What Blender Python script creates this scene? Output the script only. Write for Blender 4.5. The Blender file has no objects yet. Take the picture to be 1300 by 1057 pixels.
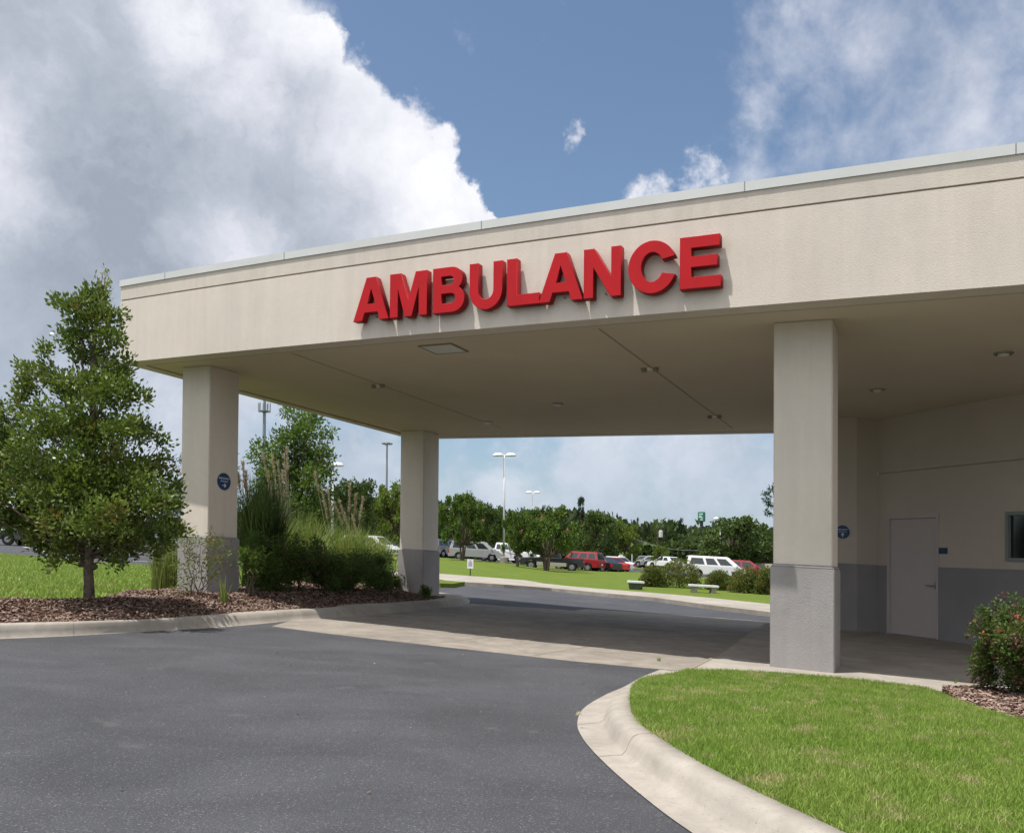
import bpy, bmesh, math, random
import numpy as np
from mathutils import Vector, Matrix
from mathutils.geometry import delaunay_2d_cdt
random.seed(7); rng = np.random.default_rng(7)
scn = bpy.context.scene
COL = scn.collection
R = math.radians

# ------------------------------------------------------------------ camera
F, PIT, ROL, S, CY, E = 1098.0, .016, .008, .046, 692.5, 1.18
cam = bpy.data.cameras.new('camera'); camo = bpy.data.objects.new('camera', cam); COL.objects.link(camo)
cam.sensor_fit = 'HORIZONTAL'; cam.sensor_width = 36; cam.lens = 36 * F / 1300
cam.shift_y = (CY - 528.5) / 1300; cam.clip_start = .1; cam.clip_end = 5000
camo.matrix_world = Matrix.Translation((0, 0, E)) @ Matrix.Rotation(math.pi/2 + PIT, 4, 'X') @ Matrix.Rotation(ROL, 4, 'Z')
scn.camera = camo
scn.view_settings.view_transform = 'Standard'; scn.view_settings.look = 'None'
scn.view_settings.exposure = .16; scn.view_settings.gamma = 1
scn.render.resolution_x = 1024; scn.render.resolution_y = 832

# ------------------------------------------------------------------ sun
DROP = Vector((0.299, 0.139, -1)).normalized()      # direction the light travels
SUN_STRENGTH = 5.0
sl = bpy.data.lights.new('sun', 'SUN'); sl.energy = SUN_STRENGTH; sl.angle = R(.53); sl.color = (1, .965, .91)
so = bpy.data.objects.new('sun', sl); COL.objects.link(so)
so.rotation_euler = DROP.to_track_quat('-Z', 'Y').to_euler()
SUN_EL = math.asin(-DROP.z); SUN_AZ = math.atan2(-DROP.x, -DROP.y)

# ------------------------------------------------------------------ sky
def px_dir(px, py):
    x = px - 650.; y = -(py - CY)
    cr, sr = math.cos(ROL), math.sin(ROL); x, y = x*cr - y*sr, x*sr + y*cr
    Y = F*math.cos(PIT) - y*math.sin(PIT); Z = F*math.sin(PIT) + y*math.cos(PIT)
    return x/Y, Z/Y
w = bpy.data.worlds.new('World'); scn.world = w; w.use_nodes = True
nt = w.node_tree; N = nt.nodes; L = nt.links; N.clear()
def nd(tree, t, **k):
    n = tree.nodes.new(t)
    for a, v in k.items():
        if a == 'ins':
            for i, x in v.items():
                if isinstance(x, bpy.types.NodeSocket): tree.links.new(x, n.inputs[i])
                else: n.inputs[i].default_value = x
        else: setattr(n, a, v)
    return n
def mth(tree, op, a, b=None, c=None, clamp=False):
    ins = {0: a}
    if b is not None: ins[1] = b
    if c is not None: ins[2] = c
    return nd(tree, 'ShaderNodeMath', operation=op, use_clamp=clamp, ins=ins).outputs[0]
def sstep(tree, x, lo, hi, t0=0., t1=1.):
    n = nd(tree, 'ShaderNodeMapRange', interpolation_type='SMOOTHSTEP', ins={0: x, 1: lo, 2: hi, 3: t0, 4: t1})
    return n.outputs[0]
def mixc(tree, f, a, b, bt='MIX'):
    n = nd(tree, 'ShaderNodeMix', data_type='RGBA', blend_type=bt)
    for i, v in ((0, f), (6, a), (7, b)):
        if isinstance(v, bpy.types.NodeSocket): tree.links.new(v, n.inputs[i])
        else: n.inputs[i].default_value = v if i == 0 else (tuple(v) + (1,))[:4]
    return n.outputs[2]
tc = nd(nt, 'ShaderNodeTexCoord')
nrm = nd(nt, 'ShaderNodeVectorMath', operation='NORMALIZE', ins={0: tc.outputs['Generated']}).outputs[0]
sky = nd(nt, 'ShaderNodeTexSky', sky_type='NISHITA', sun_disc=False, sun_elevation=SUN_EL, sun_rotation=SUN_AZ,
         air_density=1.0, dust_density=1.2, ozone_density=1.5, altitude=20)
skyc = nd(nt, 'ShaderNodeVectorMath', operation='SCALE', ins={0: sky.outputs[0], 'Scale': .068}).outputs[0]
skyc = nd(nt, 'ShaderNodeVectorMath', operation='MULTIPLY', ins={0: skyc, 1: (1.72, 1.76, 1.74)}).outputs[0]
def noise(tree, vec, scale, detail=8, rough=.55, dist=0.):
    return nd(tree, 'ShaderNodeTexNoise', ins={'Vector': vec, 'Scale': scale, 'Detail': detail, 'Roughness': rough, 'Distortion': dist})
nz = noise(nt, nrm, 3.2, 3, .5)
off = nd(nt, 'ShaderNodeVectorMath', operation='SUBTRACT', ins={0: nz.outputs['Color'], 1: (.5, .5, .5)}).outputs[0]
off = nd(nt, 'ShaderNodeVectorMath', operation='SCALE', ins={0: off, 'Scale': .10}).outputs[0]
nz2 = noise(nt, nrm, 11, 7, .62)
off2 = nd(nt, 'ShaderNodeVectorMath', operation='SUBTRACT', ins={0: nz2.outputs['Color'], 1: (.5, .5, .5)}).outputs[0]
off2 = nd(nt, 'ShaderNodeVectorMath', operation='SCALE', ins={0: off2, 'Scale': .11}).outputs[0]
wv = nd(nt, 'ShaderNodeVectorMath', operation='ADD', ins={0: nrm, 1: off}).outputs[0]
wv = nd(nt, 'ShaderNodeVectorMath', operation='ADD', ins={0: wv, 1: off2}).outputs[0]
def blob(px, py, r, soft=.45, vec=None):
    u, v = px_dir(px, py); c = Vector((u, 1, v)); ln = c.length; c.normalize()
    rr = r / F / ln
    d = nd(nt, 'ShaderNodeVectorMath', operation='DISTANCE', ins={0: vec or wv, 1: tuple(c)}).outputs['Value']
    return sstep(nt, d, rr*(1-soft), rr*(1+soft), 1., 0.)
def vmax(lst):
    o = lst[0]
    for x in lst[1:]: o = mth(nt, 'MAXIMUM', o, x)
    return o
# cumulus bank towards the upper left, hard billowing edge
A = vmax([blob(*b, .13) for b in ((90, 70, 250), (240, 110, 190), (335, 110, 95), (392, 85, 58), (432, 160, 82), (478, 208, 80), (532, 222, 52), (505, 262, 88), (572, 262, 44), (585, 292, 50), (612, 292, 30), (632, 286, 18), (320, 20, 60), (452, 118, 38), (200, 300, 280),
                                  (300, 230, 200), (60, 420, 300))])
low = vmax([blob(*b, .9) for b in ((-150, 560, 420), (350, 600, 150), (450, 580, 90), (760, 610, 150), (900, 620, 120), (620, 640, 110))])
Bw = vmax([blob(*b, .8) for b in ((1130, 60, 170), (1240, 40, 210), (1010, 30, 90), (1050, 190, 100), (1180, 200, 120), (1320, 230, 90), (985, 90, 60), (960, 210, 60))])
Cw = vmax([blob(880, 226, 44, .3), blob(842, 240, 30, .4), blob(908, 228, 28, .4), blob(808, 246, 16, .6)])
Dw = vmax([blob(737, 158, 20, .8), blob(731, 168, 12, .8), blob(746, 152, 12, .8)])
fb = noise(nt, nrm, 7.5, 9, .6, .3).outputs[0]
fb2 = noise(nt, nrm, 20, 6, .6, .2).outputs[0]
fsum = mth(nt, 'MULTIPLY_ADD', fb2, .35, mth(nt, 'MULTIPLY', fb, .65))
wisp = sstep(nt, mth(nt, 'MULTIPLY_ADD', Bw, .33, fsum), .62, 1.02)
lowa = sstep(nt, mth(nt, 'MULTIPLY_ADD', low, .32, fsum), .60, .84)
dd = sstep(nt, mth(nt, 'MULTIPLY_ADD', Dw, .45, fsum), .66, .96)
# clouds elsewhere round the sky (behind and beside the camera)
sep = nd(nt, 'ShaderNodeSeparateXYZ', ins={0: nrm})
behind = sstep(nt, sep.outputs[1], .35, .0)
zen = sstep(nt, sep.outputs[2], .62, .8)
other = mth(nt, 'MULTIPLY', mth(nt, 'MAXIMUM', behind, zen), sstep(nt, noise(nt, nrm, 2.2, 8, .6).outputs[0], .36, .50))
alpha = vmax([A, mth(nt, 'MULTIPLY', wisp, .72), mth(nt, 'MULTIPLY', lowa, .9), Cw, mth(nt, 'MULTIPLY', dd, .8), mth(nt, 'MULTIPLY', other, .85)])
# cloud tone: white crests, grey bellies
g1 = vmax([blob(*b, .95, vec=nrm) for b in ((170, 130, 150), (280, 225, 150), (70, 30, 170), (180, 260, 130), (330, 230, 90), (140, 90, 150))])
g2 = vmax([blob(*b, .9) for b in ((-40, 470, 220), (120, 350, 60), (20, 560, 240))])
gw = vmax([blob(*b, .9) for b in ((500, 180, 120), (400, 50, 90), (310, 125, 60), (20, 160, 60), (10, 235, 60), (290, 312, 60), (880, 220, 60), (560, 250, 90), (460, 110, 70), (250, 30, 60))])
fb3 = noise(nt, wv, 5.0, 9, .62, .4).outputs[0]
tone = mth(nt, 'MULTIPLY_ADD', fb3, 1.15, -.01)
tone = mth(nt, 'MULTIPLY_ADD', fb2, .30, mth(nt, 'SUBTRACT', tone, .15))
tone = mth(nt, 'MULTIPLY_ADD', gw, .30, tone)
tone = mth(nt, 'SUBTRACT', tone, mth(nt, 'MULTIPLY', g1, .34))
tone = mth(nt, 'SUBTRACT', tone, mth(nt, 'MULTIPLY', g2, .10))
rmp = nd(nt, 'ShaderNodeValToRGB', ins={0: tone}); cr = rmp.color_ramp
cr.elements[0].position = .12; cr.elements[0].color = (.32, .365, .44, 1)
cr.elements[1].position = .95; cr.elements[1].color = (.93, .93, .97, 1)
e = cr.elements.new(.38); e.color = (.47, .51, .59, 1)
e = cr.elements.new(.62); e.color = (.68, .70, .77, 1)
cb = mixc(nt, behind, rmp.outputs[0], (1.12, 1.12, 1.15))
skyf = mixc(nt, alpha, skyc, cb)
# pale moist air low over the horizon
hz = sstep(nt, sep.outputs[2], .32, -.02)
skyf = mixc(nt, mth(nt, 'MULTIPLY', hz, .55), skyf, (.34, .45, .58))
bg = nd(nt, 'ShaderNodeBackground', ins={0: skyf, 1: 1.0})
out = nd(nt, 'ShaderNodeOutputWorld', ins={0: bg.outputs[0]})

# ------------------------------------------------------------------ materials
def mat(name, col, rough=.8, c2=None, scale=4, bump=0., bscale=60, spec=.3, metal=0., stain=None, detail=6, trans=None, coat=0., c3=None, bd=.01, coords='Object'):
    m = bpy.data.materials.new(name); m.use_nodes = True; t = m.node_tree
    b = t.nodes['Principled BSDF']
    tcn = nd(t, 'ShaderNodeTexCoord').outputs[coords]
    b.inputs['Roughness'].default_value = rough; b.inputs['Metallic'].default_value = metal
    b.inputs['Specular IOR Level'].default_value = spec
    c = tuple(col) + (1,)
    base = None
    if c2 is not None:
        n = noise(t, tcn, scale, detail, .6)
        f = sstep(t, n.outputs[0], .32, .68)
        base = mixc(t, f, col, c2)
    if stain is not None:
        sc, ss, amt = stain
        n = noise(t, tcn, ss, 5, .6, .5)
        f = mth(t, 'MULTIPLY', sstep(t, n.outputs[0], .48, .72), amt)
        base = mixc(t, f, base if base is not None else col, sc)
    if c3 is not None:
        sc, ss, lo, hi = c3
        n = noise(t, tcn, ss, 2, .6)
        base = mixc(t, sstep(t, n.outputs[0], lo, hi), base if base is not None else col, sc)
    if base is not None: t.links.new(base, b.inputs['Base Color'])
    else: b.inputs['Base Color'].default_value = c
    if bump > 0:
        n = noise(t, tcn, bscale, 4, .6)
        bn = nd(t, 'ShaderNodeBump', ins={'Strength': bump, 'Distance': bd, 'Height': n.outputs[0]})
        t.links.new(bn.outputs[0], b.inputs['Normal'])
    if coat: b.inputs['Coat Weight'].default_value = coat; b.inputs['Coat Roughness'].default_value = .06
    if trans is not None:
        tr = nd(t, 'ShaderNodeBsdfTranslucent')
        if base is not None:
            t.links.new(mixc(t, .4, base, trans), tr.inputs[0])
        else: tr.inputs[0].default_value = tuple(trans) + (1,)
        mx = nd(t, 'ShaderNodeMixShader', ins={0: .24 if name in ('leaf_glossy', 'leaf_mid') else .35, 1: b.outputs[0], 2: tr.outputs[0]})
        t.links.new(mx.outputs[0], t.nodes['Material Output'].inputs[0])
    return m
M = {}
M['stucco'] = mat('stucco', (.69, .62, .54), .95, (.65, .585, .508), .8, .5, 90, .1, stain=((.57, .50, .43), .45, .3))
M['stucco_band'] = mat('stucco_band', (.64, .58, .50), .95, (.60, .54, .47), .8, .5, 90, .1)
M['soffit'] = mat('soffit', (.64, .56, .44), .95, (.60, .52, .41), .5, .3, 120, .1, stain=((.54, .46, .35), .3, .45))
M['dadoshade'] = mat('dado_shaded', (.26, .245, .245), .95, (.235, .222, .222), 1.2, .6, 70, .1)  # column dado darkened for the door wall, canopy shade put into its colour
M['stuccoshade'] = mat('stucco_shaded', (.50, .44, .37), .95, (.47, .41, .345), .8, .5, 90, .1, stain=((.42, .36, .30), .45, .35))  # same stucco as the fascia, with the shade under the canopy mixed in
M['dado'] = mat('dado', (.345, .325, .318), .95, (.315, .296, .29), 1.2, .6, 70, .1, stain=((.23, .21, .205), .9, .5))
M['joint'] = mat('joint', (.27, .23, .17), .95)
M['coping'] = mat('coping', (.60, .61, .59), .45, (.56, .57, .55), 1.5, spec=.5, metal=.0)
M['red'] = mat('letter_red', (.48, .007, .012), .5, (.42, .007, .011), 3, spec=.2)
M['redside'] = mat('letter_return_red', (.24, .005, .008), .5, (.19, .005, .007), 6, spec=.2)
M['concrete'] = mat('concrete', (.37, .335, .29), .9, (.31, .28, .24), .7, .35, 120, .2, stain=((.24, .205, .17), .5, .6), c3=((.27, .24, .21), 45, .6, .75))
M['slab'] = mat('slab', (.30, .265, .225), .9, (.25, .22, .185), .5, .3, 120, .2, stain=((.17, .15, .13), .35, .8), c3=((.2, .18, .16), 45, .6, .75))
M['asphalt'] = mat('asphalt', (.060, .061, .068), .85, (.048, .049, .055), .55, .7, 160, .35, stain=((.044, .045, .050), .33, .75), c3=((.115, .112, .115), 70, .56, .72), bd=.006)
t_ = M['asphalt'].node_tree; b_ = t_.nodes['Principled BSDF']; src = b_.inputs['Base Color'].links[0].from_socket
tcn_ = nd(t_, 'ShaderNodeTexCoord').outputs['Object']
mp_ = nd(t_, 'ShaderNodeMapping', ins={0: tcn_, 'Scale': (.7, 1., 1.)}).outputs[0]
n1_ = noise(t_, mp_, .9, 6, .6, .8).outputs[0]; n2_ = noise(t_, tcn_, 140, 2, .7).outputs[0]; n3_ = noise(t_, tcn_, 2.6, 3, .5).outputs[0]
v1_ = sstep(t_, n1_, .30, .72, .82, 1.16); v2_ = sstep(t_, n2_, .35, .68, .70, 1.30)
vv_ = mth(t_, 'MULTIPLY', v1_, v2_)
sc_ = nd(t_, 'ShaderNodeVectorMath', operation='SCALE', ins={0: src, 'Scale': vv_}).outputs[0]
sp3 = mixc(t_, mth(t_, 'MULTIPLY', sstep(t_, n3_, .66, .74), .5), sc_, (.095, .093, .092))
t_.links.new(sp3, b_.inputs['Base Color'])
for nm_, amt_ in (('stucco', .055), ('stucco_band', .07), ('dado', .08), ('concrete', .18), ('slab', .24)):
    t_ = M[nm_].node_tree; b_ = t_.nodes['Principled BSDF']; src = b_.inputs['Base Color'].links[0].from_socket
    tcn_ = nd(t_, 'ShaderNodeTexCoord').outputs['Object']
    if nm_ in ('stucco', 'stucco_band', 'dado'): mp_ = nd(t_, 'ShaderNodeMapping', ins={0: tcn_, 'Scale': (3.2, 3.2, .28)}).outputs[0]
    else: mp_ = nd(t_, 'ShaderNodeMapping', ins={0: tcn_, 'Scale': (2.0, 2.0, 2.0)}).outputs[0]
    n1_ = noise(t_, mp_, 1.3, 7, .65, .6).outputs[0]; n2_ = noise(t_, tcn_, 9, 5, .7).outputs[0]
    v_ = mth(t_, 'MULTIPLY', sstep(t_, n1_, .28, .74, 1-amt_, 1+amt_*.35), sstep(t_, n2_, .3, .7, 1-amt_*.35, 1+amt_*.2))
    t_.links.new(nd(t_, 'ShaderNodeVectorMath', operation='SCALE', ins={0: src, 'Scale': v_}).outputs[0], b_.inputs['Base Color'])
M['line'] = mat('line_paint', (.55, .54, .5), .8, (.4, .4, .38), 6)
M['lawn'] = mat('lawn', (.098, .140, .022), .95, (.130, .168, .034), .9, .8, 30, .05, stain=((.15, .165, .045), .35, .55), c3=((.06, .10, .015), 14, .45, .7))
M['soil'] = mat('soil', (.12, .15, .035), .95, (.10, .11, .03), 6, .8, 30, .05)
M['mulch_bed'] = mat('mulch_bed', (.07, .042, .03), .95, (.11, .07, .052), 9, 1, 25, .05, c3=((.22, .17, .145), 22, .6, .72))
M['chip'] = mat('chip', (.15, .090, .066), .9, (.34, .26, .22), 7, .3, 40, .1, coords='Object', c3=((.07, .035, .025), 11, .5, .62))
M['bark'] = mat('bark', (.17, .14, .11), .95, (.10, .08, .062), 12, .8, 40, .05)
M['bark2'] = mat('bark_dark', (.10, .075, .055), .95, (.06, .045, .035), 8, .6, 30, .05)
M['leafA'] = mat('leaf_glossy', (.10, .155, .022), .36, (.155, .20, .034), .9, spec=.45, trans=(.13, .24, .02), c3=((.11, .15, .03), 2.2, .6, .72))
M['leafY'] = mat('leaf_young', (.20, .26, .055), .5, (.26, .27, .07), 2, spec=.3, trans=(.35, .42, .08))
M['leafO'] = mat('leaf_rust', (.17, .13, .03), .5, (.14, .15, .03), 2, spec=.3, trans=(.3, .22, .04))
M['leafB'] = mat('leaf_soft', (.065, .125, .020), .5, (.09, .155, .028), .6, spec=.3, trans=(.18, .32, .03))
M['leafD'] = mat('leaf_dark', (.042, .062, .026), .6, (.060, .082, .034), .3, spec=.2, trans=(.05, .10, .02))
M['leafM'] = mat('leaf_mid', (.062, .10, .022), .55, (.088, .125, .032), .3, spec=.2, trans=(.09, .17, .02))
M['leafL'] = mat('leaf_light', (.125, .18, .03), .5, (.16, .20, .04), .5, spec=.2, trans=(.2, .3, .03))
M['leafC'] = mat('needle', (.030, .055, .030), .7, (.045, .075, .04), .6, spec=.1, trans=(.04, .08, .03))
M['leafR'] = mat('leaf_red_tip', (.13, .060, .045), .5, (.17, .10, .065), 5, spec=.3, trans=(.18, .08, .05))
M['bloom'] = mat('bloom_pink', (.45, .16, .18), .7, (.5, .25, .22), 5)
M['coral'] = mat('bloom_coral', (.55, .13, .08), .7)
M['bladeG'] = mat('blade', (.175, .285, .042), .6, (.265, .35, .08), 1.6, spec=.25, trans=(.42, .52, .10), c3=((.42, .38, .19), 4.2, .54, .70))
M['strap'] = mat('strap_leaf', (.18, .25, .055), .6, (.27, .31, .09), 2, spec=.25, trans=(.2, .3, .05))
M['strapD'] = mat('strap_leaf_dark', (.035, .055, .018), .6, (.055, .075, .022), 2, spec=.2, trans=(.05, .1, .02))
M['plume'] = mat('plume', (.55, .47, .33), .9, (.46, .37, .24), 8, trans=(.5, .4, .25))
M['metalW'] = mat('pole_paint', (.55, .56, .57), .45, (.48, .49, .5), 3, spec=.5)
M['metalG'] = mat('galvanised', (.23, .25, .27), .5, (.18, .2, .22), 5, spec=.5)
M['metalD'] = mat('dark_metal', (.03, .035, .035), .5, spec=.5)
M['steel'] = mat('satin_steel', (.42, .40, .36), .35, metal=.9)
M['doorpaint'] = mat('door_paint', (.46, .40, .385), .55, (.44, .385, .37), 2, spec=.4)
M['frame'] = mat('frame_grey_green', (.20, .225, .21), .5, spec=.4)
M['glass'] = mat('dark_glass', (.012, .014, .015), .06, spec=.8)
M['blue'] = mat('sign_blue', (.012, .045, .13), .5, (.014, .05, .145), 9, spec=.4)
M['blue2'] = mat('plaque_blue', (.008, .03, .09), .4, spec=.4)
M['white'] = mat('white_paint', (.74, .74, .76), .5, (.68, .68, .70), 8, spec=.4)
M['ink'] = mat('grey_ink', (.25, .26, .32), .7)
M['green'] = mat('sign_green', (.02, .13, .10), .45, (.03, .16, .12), 1, spec=.4)
M['pale'] = mat('sign_pale', (.40, .62, .52), .5)
M['lens'] = mat('light_lens', (.72, .70, .64), .3, spec=.6)
M['block'] = mat('pale_block', (.52, .48, .41), .9, (.46, .42, .36), 3, .3, 50)
M['tyre'] = mat('tyre', (.012, .012, .013), .8, spec=.3)
M['rim'] = mat('rim', (.30, .30, .31), .35, metal=.6)
M['cglass'] = mat('car_glass', (.02, .027, .03), .05, spec=.9)
M['lampglass'] = mat('headlamp_glass', (.65, .67, .7), .1, spec=.8)
M['tail'] = mat('tail_lamp', (.45, .01, .012), .2, spec=.7)
M['trim'] = mat('black_trim', (.02, .02, .022), .6)
def paint(name, c, rough=.3): 
    m = mat(name, c, rough, spec=.55, coat=.8); return m

# ------------------------------------------------------------------ terrain
def shx(X):                         # cross fall of the site, levelling out far to either side
    a = abs(X)
    return math.copysign(a if a < 70 else 70 + 25*(1-math.exp(-(a-70)/25)), X) * S
def W(X, Y, h): return Vector((X, Y, h - shx(X)))
def smooth(x, a, b):
    t = min(max((x-a)/(b-a), 0), 1); return t*t*(3-2*t)
def hT(X, Y):
    if Y < 22: return 0.
    u = X/max(Y, 1)
    k = .45 + .55*smooth(u, -.52, -.12) - .50*smooth(u, -.02, .04) + .20*smooth(u, .10, .24)
    return .0155*(min(Y, 86)-22)*k + .55*smooth(Y, 80, 108)*smooth(u, -.02, .06)
def P(px, py, h=None, add=0.):
    xr, zr = px_dir(px, py)
    den = zr + S*xr
    if h is not None:
        if abs(den) < 1e-5: den = -1e-5
        Yn = (h-E)/den
        if Yn < 0 or Yn > 400: Yn = 400.
        return xr*Yn, Yn
    f = lambda Y: E + den*Y - hT(xr*Y, Y) - add
    Y = 2.
    while Y < 130 and f(Y) > 0: Y += .5
    lo, hi = Y-.5, Y
    for _ in range(20):
        m_ = (lo+hi)/2
        if f(m_) > 0: lo = m_
        else: hi = m_
    return xr*lo, lo
def Hh(px, py, Y):
    xr, zr = px_dir(px, py); return E + zr*Y + S*xr*Y
def XY(px, Y, py=700): return px_dir(px, py)[0]*Y

# ------------------------------------------------------------------ object helpers
def tag(o, label=None, cat=None, group=None, kind=None):
    if label: o['label'] = label
    if cat: o['category'] = cat
    if group: o['group'] = group
    if kind: o['kind'] = kind
    return o
def mesh_obj(name, verts, faces, m, parent=None, smooth_=False):
    me = bpy.data.meshes.new(name)
    if isinstance(verts, np.ndarray):
        nf = len(faces); k = faces.shape[1]
        me.vertices.add(len(verts)); me.vertices.foreach_set('co', verts.astype(np.float32).ravel())
        me.loops.add(nf*k); me.loops.foreach_set('vertex_index', faces.astype(np.int32).ravel())
        me.polygons.add(nf); me.polygons.foreach_set('loop_start', np.arange(0, nf*k, k, dtype=np.int32))
        me.update(calc_edges=True)
    else:
        me.from_pydata([tuple(v) for v in verts], [], faces); me.update()
    if isinstance(m, (list, tuple)):
        for x in m: me.materials.append(x)
    else: me.materials.append(m)
    if smooth_: me.polygons.foreach_set('use_smooth', [True]*len(me.polygons))
    o = bpy.data.objects.new(name, me); COL.objects.link(o)
    if parent is not None: attach(o, parent)
    return o
def attach(o, p):
    o.parent = p; o.matrix_parent_inverse = Matrix.Identity(4)
    base = p.matrix_basis
    pp = p.parent; mw = base
    while pp is not None: mw = pp.matrix_basis @ mw; pp = pp.parent
    if not getattr(o, '_local', False): o.matrix_basis = mw.inverted() @ o.matrix_basis
def empty(name, loc=(0, 0, 0), rot=(0, 0, 0)):
    o = bpy.data.objects.new(name, None); COL.objects.link(o); o.empty_display_size = .2
    o.matrix_basis = Matrix.Translation(loc) @ (Matrix.Rotation(rot[2], 4, 'Z') @ Matrix.Rotation(rot[1], 4, 'Y') @ Matrix.Rotation(rot[0], 4, 'X'))
    return o
def copy_tree(o, parent=None, mats=None):
    c = o.copy(); COL.objects.link(c); c.parent = parent
    if parent is not None: c.matrix_parent_inverse = Matrix.Identity(4)
    for ch in list(o.children): copy_tree(ch, c)
    return c
class MB:
    """collects shapes into one mesh; T maps local (x, y, z) to scene space"""
    def __init__(s, T=None): s.v = []; s.f = []; s.T = T
    def add(s, vs, fs):
        b = len(s.v); s.v += [s.T(*v) if s.T else Vector(v) for v in vs]; s.f += [[b+i for i in f] for f in fs]
    def box(s, x0, x1, y0, y1, z0, z1):
        s.add([(x, y, z) for z in (z0, z1) for x, y in ((x0, y0), (x1, y0), (x1, y1), (x0, y1))],
              [(3, 2, 1, 0), (4, 5, 6, 7), (0, 1, 5, 4), (1, 2, 6, 5), (2, 3, 7, 6), (3, 0, 4, 7)])
    def prism(s, pts, z0, z1, top=None):
        n = len(pts); t = top or pts
        s.add([(x, y, z0) for x, y in pts] + [(x, y, z1) for x, y in t],
              [tuple(range(n))[::-1], tuple(range(n, 2*n))] + [(i, (i+1) % n, n+(i+1) % n, n+i) for i in range(n)])
    def tube(s, path, rad, n=8, caps=True):
        path = [Vector(p) for p in path]; vs = []; k = len(path)
        for i, p in enumerate(path):
            d = (path[min(i+1, k-1)] - path[max(i-1, 0)]).normalized()
            a = d.cross(Vector((0, 0, 1)) if abs(d.z) < .9 else Vector((1, 0, 0))).normalized(); b = d.cross(a)
            r = rad[i] if isinstance(rad, (list, tuple)) else rad
            for j in range(n):
                t = 2*math.pi*j/n; vs.append(p + (a*math.cos(t) + b*math.sin(t))*r)
        fs = [(i*n+j, i*n+(j+1) % n, (i+1)*n+(j+1) % n, (i+1)*n+j) for i in range(k-1) for j in range(n)]
        if caps: fs += [tuple(range(n))[::-1], tuple(range((k-1)*n, k*n))]
        s.add(vs, fs)
    def lathe(s, prof, c=(0, 0, 0), n=16, axis='z', sx=1, sy=1):
        vs = []
        for r, z in prof:
            for j in range(n):
                t = 2*math.pi*j/n; a, b = r*math.cos(t)*sx, r*math.sin(t)*sy
                vs.append((c[0]+a, c[1]+b, c[2]+z) if axis == 'z' else (c[0]+a, c[1]+z, c[2]+b))
        k = len(prof)
        s.add(vs, [(i*n+j, i*n+(j+1) % n, (i+1)*n+(j+1) % n, (i+1)*n+j) for i in range(k-1) for j in range(n)] + [tuple(range(n))[::-1], tuple(range((k-1)*n, k*n))])
    def build(s, name, m, parent=None, bevel=0., smooth_=False, seg=2, ang=.5):
        o = mesh_obj(name, s.v, s.f, m, None, smooth_)
        bm = bmesh.new(); bm.from_mesh(o.data); bmesh.ops.recalc_face_normals(bm, faces=bm.faces)
        if bevel > 0:
            es = [e for e in bm.edges if len(e.link_faces) == 2 and e.calc_face_angle(0) > ang]
            bmesh.ops.bevel(bm, geom=es, offset=bevel, segments=seg, affect='EDGES', clamp_overlap=True)
        bm.to_mesh(o.data); bm.free()
        if parent is not None: attach(o, parent)
        return o
def inside(poly, x, y):
    c = False; n = len(poly); j = n-1
    for i in range(n):
        xi, yi = poly[i]; xj, yj = poly[j]
        if (yi > y) != (yj > y) and x < (xj-xi)*(y-yi)/(yj-yi)+xi: c = not c
        j = i
    return c
def sheet(name, poly, hf, m, step=1.5, skirt=.3, parent=None, smooth_=True):
    """ground covering that follows height hf(X, Y) inside outline poly, with an edge skirt going down"""
    P2 = []; n = len(poly)
    for i in range(n):
        a = Vector(poly[i]); b = Vector(poly[(i+1) % n]); k = max(1, int((b-a).length/step))
        for j in range(k): P2.append(a.lerp(b, j/k))
    nb = len(P2)
    xs = [p.x for p in P2]; ys = [p.y for p in P2]
    pts = list(P2)
    y = min(ys)+step*.5
    while y < max(ys):
        x = min(xs)+step*.5
        while x < max(xs):
            if inside(poly, x, y): pts.append(Vector((x, y)))
            x += step
        y += step
    vo, eo, fo, *_ = delaunay_2d_cdt(pts, [(i, (i+1) % nb) for i in range(nb)], [], 1, 1e-4)
    vs = [W(v.x, v.y, hf(v.x, v.y)) for v in vo]; fs = [list(f) for f in fo]
    if skirt > 0:
        b = len(vs)
        vs += [W(p.x, p.y, hf(p.x, p.y)) for p in P2] + [W(p.x, p.y, hf(p.x, p.y)-skirt) for p in P2]
        fs += [[b+i, b+(i+1) % nb, b+nb+(i+1) % nb, b+nb+i] for i in range(nb)]
    o = mesh_obj(name, vs, fs, m, parent)
    bm = bmesh.new(); bm.from_mesh(o.data); bmesh.ops.recalc_face_normals(bm, faces=bm.faces)
    for f in bm.faces:
        if abs(f.normal.z) > .5 and f.normal.z < 0: f.normal_flip()
    bm.to_mesh(o.data); bm.free()
    return o

# ------------------------------------------------------------------ ground
def gz(X, Y): return hT(X, Y) - .06
bm = bmesh.new()
gxs = [-700, -400, -250, -150] + list(range(-100, 101, 10)) + [150, 250, 400, 700]
gys = [-200, -100, -40] + list(range(-20, 121, 6)) + [150, 200, 300, 450, 700]
gv = [[bm.verts.new(W(x, y, gz(x, y))) for x in gxs] for y in gys]
for j in range(len(gys)-1):
    for i in range(len(gxs)-1): bm.faces.new((gv[j][i], gv[j][i+1], gv[j+1][i+1], gv[j+1][i]))
me = bpy.data.meshes.new('ground'); bm.to_mesh(me); bm.free(); me.materials.append(M['soil'])
o = bpy.data.objects.new('ground', me); COL.objects.link(o); tag(o, kind='structure')
tag(sheet('road', [(-80, -14), (60, -14), (60, 96), (-80, 96)], lambda x, y: hT(x, y), M['asphalt'], 3., .05), kind='structure')

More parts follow.
